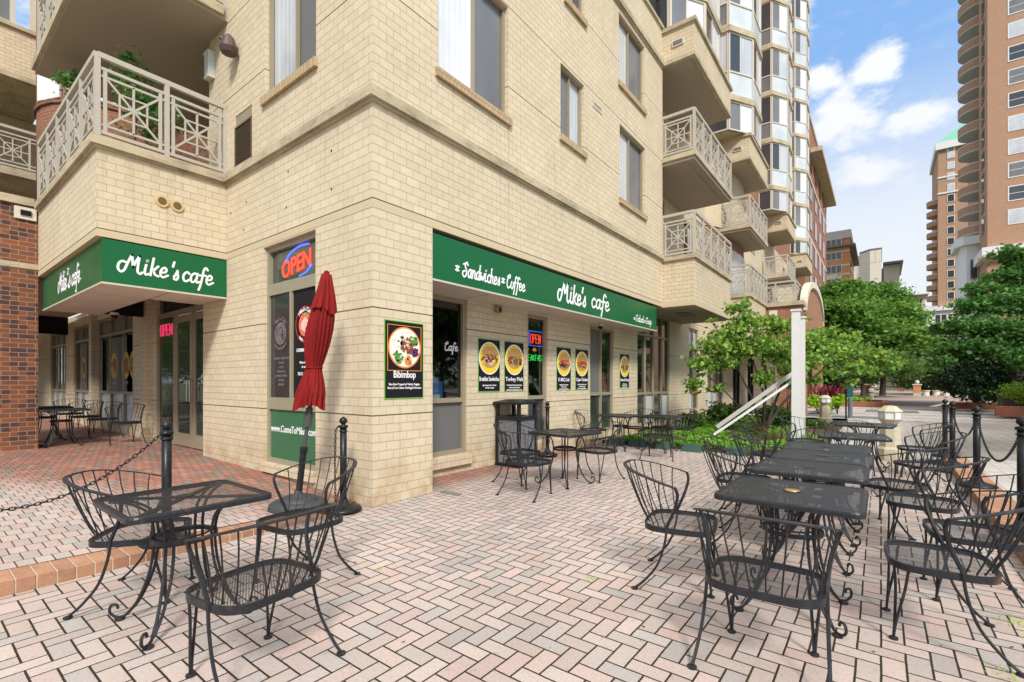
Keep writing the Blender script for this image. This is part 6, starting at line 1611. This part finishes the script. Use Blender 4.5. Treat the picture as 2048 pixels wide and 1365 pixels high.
for i, px in enumerate((1851.5, 1872.5, 1893)):
    x, y = at_depth(px, 50)
    if up_ is None: up_ = MB().lathe([(.25, 0), (.30, .03), (.28, .45), (.36, .55), (.38, .62), (.30, .62)], (0, 0, 0), 14).build('stone_planter', 'concrete', None, smooth=False); o = up_
    else: o = up_.copy(); COL.objects.link(o)
    o.location = (x, y, 0); tag(o, ('stone tub planter beside the orange brick pier', 'middle stone tub planter of the distant three', 'rightmost stone tub planter of the distant three')[i], 'planter', 'stone tub planters in the far garden')

# ------------------------------------------------------------------ distant buildings
def bld(name, label, loc): return empty(name, (loc[0], loc[1], 0), label=label, cat='building')
def box_building(o, x0, x1, y0, y1, z1, m): return MB().box(x0, x1, y0, y1, -.1, z1).build('wall', m, o)
def front_window(o, x0, x1, y, z0, z1, frame='white', mull=1, pane='pane_dark', rows=1):
    f = MB(); f.box(x0 - .08, x1 + .08, y - .06, y - .001, z0 - .1, z1 + .08); fo = f.build('window', frame, o)
    w_ = (x1 - x0) / mull
    p = MB()
    for k in range(mull):
        for r_ in range(rows):
            hh = (z1 - z0) / rows
            p.box(x0 + k * w_ + .06, x0 + (k + 1) * w_ - .06, y - .075, y - .061, z0 + r_ * hh + .04, z0 + (r_ + 1) * hh - .04)
    p.build('pane', pane, fo)
# orange brick block
x, y = at_depth(1640, 108); xr_, _y = at_depth(1697, 108)
ob = bld('brick_block', 'orange brick block with grey parapet and projecting cornice beyond the trees', (x, y)); yy = y
xl, xr2 = xy(1630, yy), xy(1699, yy)
dd = yy / 1.26
d_at = lambda px, Y: Y / (FW.y + RT.y * (px - 1024) / 958)
zo = lambda py, Y=yy, px=1670: 1.4 + (766 - py) * d_at(px, Y) / 958
box_building(ob, xl, xr2, yy, yy + 22, zo(480), 'orange')
MB().box(xl, xr2 + .3, yy - .3, yy + 22, zo(480), zo(464)).build('parapet', 'greyconc', ob)
MB().box(xl, xr2 + 1.1, yy - 1.0, yy + 23, zo(497), zo(494)).build('cornice', 'screen', ob)
for k, (a, b_) in enumerate(((494, 480), (520, 506), (547, 532), (574, 559), (600, 586))):
    front_window(ob, xy(1652, yy), xy(1683, yy), yy - .3 if k == 0 else yy, zo(a), zo(b_), 'concrete', 3)
    MB().box(xr2, xr2 + .05, yy + 3, yy + 19, zo(a, yy + 8), zo(b_, yy + 8)).build('side_window', 'pane_dark', ob)
for a in (503, 531, 549, 575): MB().box(xl, xr2 + .05, yy - .05, yy - .0, zo(a) - .35, zo(a)).build('stone_band', 'concrete', ob)
MB().box(xy(1652, yy), xy(1683, yy), yy - .08, yy - .05, zo(559), zo(549)).build('spandrel', 'concrete', ob)
# pale concrete block
yy = at_depth(1730, 150)[1]
cbk = bld('concrete_block', 'windowless pale concrete block between the orange block and the flat roofed one', (at_depth(1730, 150)))
zo2 = lambda py, px=1730: 1.4 + (766 - py) * d_at(px, yy) / 958
MB().box(xy(1700, yy), xy(1719, yy), yy + 3, yy + 22, 0, zo2(506)).build('wall', 'concrete', cbk)
MB().prism([(xy(1719, yy), yy + 3), (xy(1740, yy), yy), (xy(1763, yy), yy), (xy(1763, yy), yy + 20), (xy(1719, yy), yy + 20)], 0, zo2(502)).build('wall', 'concrete', cbk)
MB().prism([(xy(1718, yy), yy + 2.8), (xy(1740, yy), yy - .2), (xy(1764, yy), yy - .2), (xy(1764, yy), yy + 20), (xy(1718, yy), yy + 20)], zo2(502), zo2(500)).build('roof_edge', 'screen', cbk)
MB().box(xy(1740, yy), xy(1763, yy), yy - .05, yy - .0, zo2(528), zo2(527)).box(xy(1751, yy) - .1, xy(1751, yy) + .1, yy - .05, yy, zo2(527), zo2(503)).build('joint', 'greyconc', cbk)
# tan block with overhanging flat roof
yy2 = at_depth(1785, 170)[1]
tb_ = bld('flat_roof_block', 'tan block with a thin overhanging flat roof', (at_depth(1785, 170)))
zo3 = lambda py, px=1785: 1.4 + (766 - py) * d_at(px, yy2) / 958
MB().box(xy(1768, yy2), xy(1799, yy2), yy2, yy2 + 20, 0, zo3(530)).build('wall', 'concrete', tb_)
MB().box(xy(1766, yy2), xy(1806, yy2), yy2 - 3, yy2 + 24, zo3(530), zo3(526)).build('roof', 'screen', tb_)
MB().box(xy(1762, yy2), xy(1768, yy2), yy2 + 1, yy2 + 10, 0, zo3(534)).build('window_strip', 'pane_dark', tb_)
# small tan building
yy3 = at_depth(1830, 190)[1]
sb = bld('tan_building', 'low tan building with a row of dark windows under a flat roof', (at_depth(1830, 190)))
zo4 = lambda py, px=1830: 1.4 + (766 - py) * d_at(px, yy3) / 958
MB().box(xy(1800, yy3), xy(1850, yy3), yy3, yy3 + 20, 0, zo4(598)).build('wall', plain('tan_wall', (.50, .40, .25), .8), sb)
MB().box(xy(1795, yy3), xy(1857, yy3), yy3 - 2, yy3 + 20, zo4(592), zo4(590)).box(xy(1800, yy3), xy(1851, yy3), yy3 - .2, yy3 + 20, zo4(598), zo4(592)).build('roof', 'greyconc', sb)
for a in (598, 613, 627, 642): front_window(sb, xy(1834, yy3), xy(1844, yy3), yy3, zo4(a + 10), zo4(a + 1), 'greyconc', 2)
sb2 = bld('glass_building', 'pale glassy building peeping above the trees beside the white bay', at_depth(1858, 210))
yy5 = at_depth(1858, 210)[1]; MB().box(xy(1848, yy5), xy(1864, yy5), yy5, yy5 + 10, 0, 1.4 + (766 - 632) * d_at(1858, yy5) / 958).build('wall', 'pane_frost', sb2); MB().box(xy(1850, yy5), xy(1862, yy5), yy5 - .1, yy5 - .02, 8, 24).build('glazing', 'pane_grey', sb2)
# tall brick tower at the right
t1 = bld('apartment_tower', 'tall brick apartment tower with stacked round balconies at the right edge', (11.27, 89.5))
tx, ty = 11.27, 89.5
MB().box(tx, tx + 30, ty, ty + 7, 19.4, 75).build('wall', 'pinkbrick', t1)
MB().box(tx + .6, tx + 30, ty + 7, ty + 24, 0, 75).build('wall', 'pinkbrick', t1)
MB().box(tx - .0, tx + 30, ty + .3, ty + 6.8, 0, 18.0).build('base_wall', 'pinkbrick', t1)
MB().box(tx - .6, tx + 30.5, ty - .7, ty + 7.2, 18.2, 19.4).build('stone_band', 'white', t1)
dT = lambda px: d_at(px, ty)
zT = lambda py, px=2030: 1.4 + (766 - py) * dT(px) / 958
wcol = [27, 67, 110, 154, 199, 245, 291, 336, 381, 427, 472]
pitch = 3.05; ztop = zT(8)
for k in range(-4, 13):
    zc = zT(246) - 0 + (k - 5) * pitch * -1
    z1_ = zc + .9; z0_ = zc - .9
    if z0_ < 21 or z1_ > 74: continue
    for c in range(2):
        xa_ = xy(2017, ty) + c * 7.5
        front_window(t1, xa_, xa_ + 3.6, ty, z0_, z1_, 'white', 2, random.choice(('pane_dark', 'pane_grey', 'pane_dark', 'pane_curtain')), 2)
    if zc > 50: MB().box(xy(2017, ty) - .1, xy(2017, ty) + 3.7, ty - .05, ty - .0, z1_ + .09, z1_ + 1.1).build('spandrel', 'white', t1)
    MB().box(tx - .06, tx - .0, ty + 2.4, ty + 4.4, z0_ - .2, z1_ + .2).build('side_window', 'pane_dark', t1)
for k in range(18):
    zb = 23.3 + pitch * k
    B = MB().lathe([(2.75, 0), (2.75, .25)], (tx + .8, ty + 10.2, zb), 28)
    bb = B.build('round_balcony', 'greyconc', t1)
    MB().lathe([(2.78, .22), (2.78, 1.25), (2.70, 1.25)], (tx + .8, ty + 10.2, zb), 28).build('parapet', 'pinkbrick', bb)
    MB().lathe([(2.80, 1.25), (2.80, 1.34)], (tx + .8, ty + 10.2, zb), 28).build('coping', 'white', bb)
wb = MB().prism([(tx - 1.9, ty + 8.2), (tx - 1.3, ty + 7.2), (tx + .8, ty + 7.02), (tx + .8, ty + 13.5), (tx - 1.9, ty + 13)], 0, 21.6).build('white_bay', 'white', t1)
MB().prism([(tx - 2.5, ty + 8.1), (tx - 1.7, ty + 6.6), (tx + .8, ty + 6.3), (tx + .8, ty + 14), (tx - 2.5, ty + 13.4)], 21.6, 22.8).build('bay_cornice', 'white', wb)
for c in range(2): MB().box(tx - .9 + c * .85, tx - .2 + c * .85, ty + 7.0, ty + 7.12, 16.6, 19.4).build('bay_window', 'pane_dark', wb)
# second tower behind
t2 = bld('apartment_tower', 'farther brick tower with a green copper roof and round balconies on its left edge', (12.8, 181.5))
tx, ty = xy(1876, 181.5), 181.5
d2 = d_at(1895, ty); z2 = lambda py: 1.4 + (766 - py) * d2 / 958
MB().box(tx, tx + 16, ty, ty + 20, 0, z2(298)).build('wall', 'pinkbrick', t2)
MB().box(tx - .6, tx + 16, ty - .8, ty + 20, z2(298), z2(284)).build('cornice', 'white', t2)
cop = plain('copper_green', (.15, .40, .30), .6, vary=.15)
ra = MB(); zr = z2(284); ra.add([(tx - .5, ty - .8, zr), (tx + 7.5, ty - .8, zr), (tx + 16, ty - .8, zr), (tx + 16, ty + 20, zr), (tx - .5, ty + 20, zr), (tx + 6.5, ty + 4, z2(240)), (tx + 16, ty + 4, z2(236)), (tx + .3, ty + 8, z2(262))], [(0, 1, 5), (1, 2, 6, 5), (0, 5, 7), (0, 7, 4), (5, 6, 3, 4, 7)]); ra.build('copper_roof', cop, t2)
for a in (352, 384): MB().box(tx - .1, tx + 16, ty - .25, ty, z2(a + 3), z2(a)).build('stone_band', 'white', t2)
for k in range(15):
    zc = z2(311 + 21.6 * k)
    MB().box(tx + 1.9, tx + 3.5, ty - .12, ty - .0, zc - 1.05, zc + 1.05).build('window', 'white', t2)
    MB().box(tx + 2.05, tx + 3.35, ty - .16, ty - .121, zc - .9, zc + .9).build('pane', 'pane_curtain' if k < 4 else 'pane_dark', t2)
b = MB(); b.extrude([(tx + 2.7 + .95 * cos(t * pi / 10), z2(299.5) + .95 * sin(t * pi / 10)) for t in range(20)], 'y', ty - .12, ty); b.build('round_window', 'white', t2)
for a in range(4): MB().box(tx + 2.25 + .5 * (a % 2), tx + 2.65 + .5 * (a % 2), ty - .16, ty - .121, z2(299.5) - .5 + .55 * (a // 2), z2(299.5) - .05 + .55 * (a // 2)).build('pane', 'pane_dark', t2)
for k in range(11):
    zb = z2(403 + 21.6 * k)
    B = MB().lathe([(2.6, 0), (2.6, 1.25)], (tx + .3, ty + 3.5, zb), 20).build('round_balcony', 'pinkbrick', t2)
    MB().lathe([(2.63, 1.25), (2.63, 1.4)], (tx + .3, ty + 3.5, zb), 20).build('coping', 'white', B)
wb = MB().box(tx - 2.6, tx + 3, ty - 1.2, ty + 6, 0, z2(622)).build('white_bay', 'white', t2); MB().box(tx - 3.2, tx + 3.4, ty - 1.9, ty + 6, z2(622), z2(613)).build('bay_cornice', 'white', wb)
for c in range(2): MB().box(tx - .6 + c * 1.3, tx + .4 + c * 1.3, ty - 1.28, ty - 1.2, z2(645), z2(630)).build('bay_window', 'pane_dark', wb)

# ------------------------------------------------------------------ balcony plants and small litter
for x, y, bl2, l in ((-11.35, 2.02, [(-11.35, 2.02, 6.72, .24, 1), (-11.2, 2.1, 6.45, .2, 1), (-11.55, 2.1, 6.6, .18, 1)], 'leafy potted plant rising above the left railing of the corner balcony'),
                  (-9.4, 2.35, [(-9.45, 2.35, 6.3, .26, 1.3), (-9.4, 2.45, 5.95, .33, 1), (-9.2, 2.7, 5.7, .35, 1), (-9.5, 2.6, 5.5, .35, 1), (-9.55, 2.3, 6.55, .12, 1.5)], 'tall feathery potted bush behind the front railing of the corner balcony')):
    o = empty('potted_plant', (x, y, 4.72), label=l, cat='plant')
    foliage(bl2, 1500, .075, int(-x * 10), shell=.1, spread=1.4).build('foliage', 'leaf_dark', o)
    MB().tube([(x, y, 4.9), (x + .03, y + .05, 5.8), bl2[0][:3]], .015, 5).build('stem', 'bark', o)
    MB().lathe([(.14, 0), (.19, .3), (.17, .3)], (x, y, 4.72), 14).build('pot', 'band', o)
for xx, zz9 in ((-5.35, 4.25), (-6.4, 4.28), (-7.65, 4.15), (-5.35, 3.78), (-6.45, 3.80), (-7.75, 3.75), (-8.2, 4.1)):
    MB().box(xx - .012, xx + .012, Y0 - .003, Y0 - .001, zz9 - .014, zz9 + .014).build('anchor_hole', 'black', apt)
MB().box(X0 + .0015, X0 + .003, 5.795, 5.805, 3.471, 4.564).build('expansion_joint', 'cornice', apt); MB().box(X0 + .0015, X0 + .003, 5.795, 5.805, 4.722, 5.33).build('expansion_joint', 'cornice', apt); MB().box(X0 + .0015, X0 + .003, 5.795, 5.805, 7.17, 9.59).build('expansion_joint', 'cornice', apt)
wd = MB(); rnd = random.Random(77)
for cx_, cy_, n_, s_ in ((-1.62, 3.05, 14, .03), (.62, 4.0, 26, .05), (.50, 3.25, 14, .04), (.72, 6.6, 18, .05), (-2.95, 2.2, 8, .02), (-1.0, 1.75, 8, .02), (.30, 2.75, 12, .04), (-3.2, 8.1, 12, .03), (1.9, 8.8, 20, .06)):
    for _i in range(n_):
        x, y = cx_ + rnd.gauss(0, s_), cy_ + rnd.gauss(0, s_); a = rnd.uniform(0, 6.28); L = rnd.uniform(.02, .06)
        z0_ = .11 if x > 1.17 else .004
        wd.add([(x - .003, y, z0_), (x + .003, y, z0_), (x + L * cos(a), y + L * sin(a), z0_ + rnd.uniform(.01, .035))], [(0, 1, 2)])
tag(wd.build('weeds', 'leaf_lime'), kind='stuff')
lf = MB(); rnd = random.Random(78)
for _i in range(60):
    x, y = rnd.uniform(-4.2, .8), rnd.uniform(1.0, 9); s_ = rnd.uniform(.008, .018); a = rnd.uniform(0, 6.28)
    lf.add([(x + s_ * cos(a), y + s_ * sin(a), .008), (x + s_ * .5 * cos(a + 1.6), y + s_ * .5 * sin(a + 1.6), .005), (x - s_ * cos(a), y - s_ * sin(a), .008), (x + s_ * .5 * cos(a - 1.6), y + s_ * .5 * sin(a - 1.6), .005)], [(0, 1, 2, 3)])
tag(lf.build('leaf_litter', plain('leaf_litter', (.07, .045, .02), .8)), kind='stuff')
tag(MB().box(-4.45, -4.15, 4.28, 4.36, .004, .02).build('wood_offcut', plain('grey_wood', (.22, .19, .15), .8)), 'thin grey wooden offcut lying by the first side window', 'wood offcut')
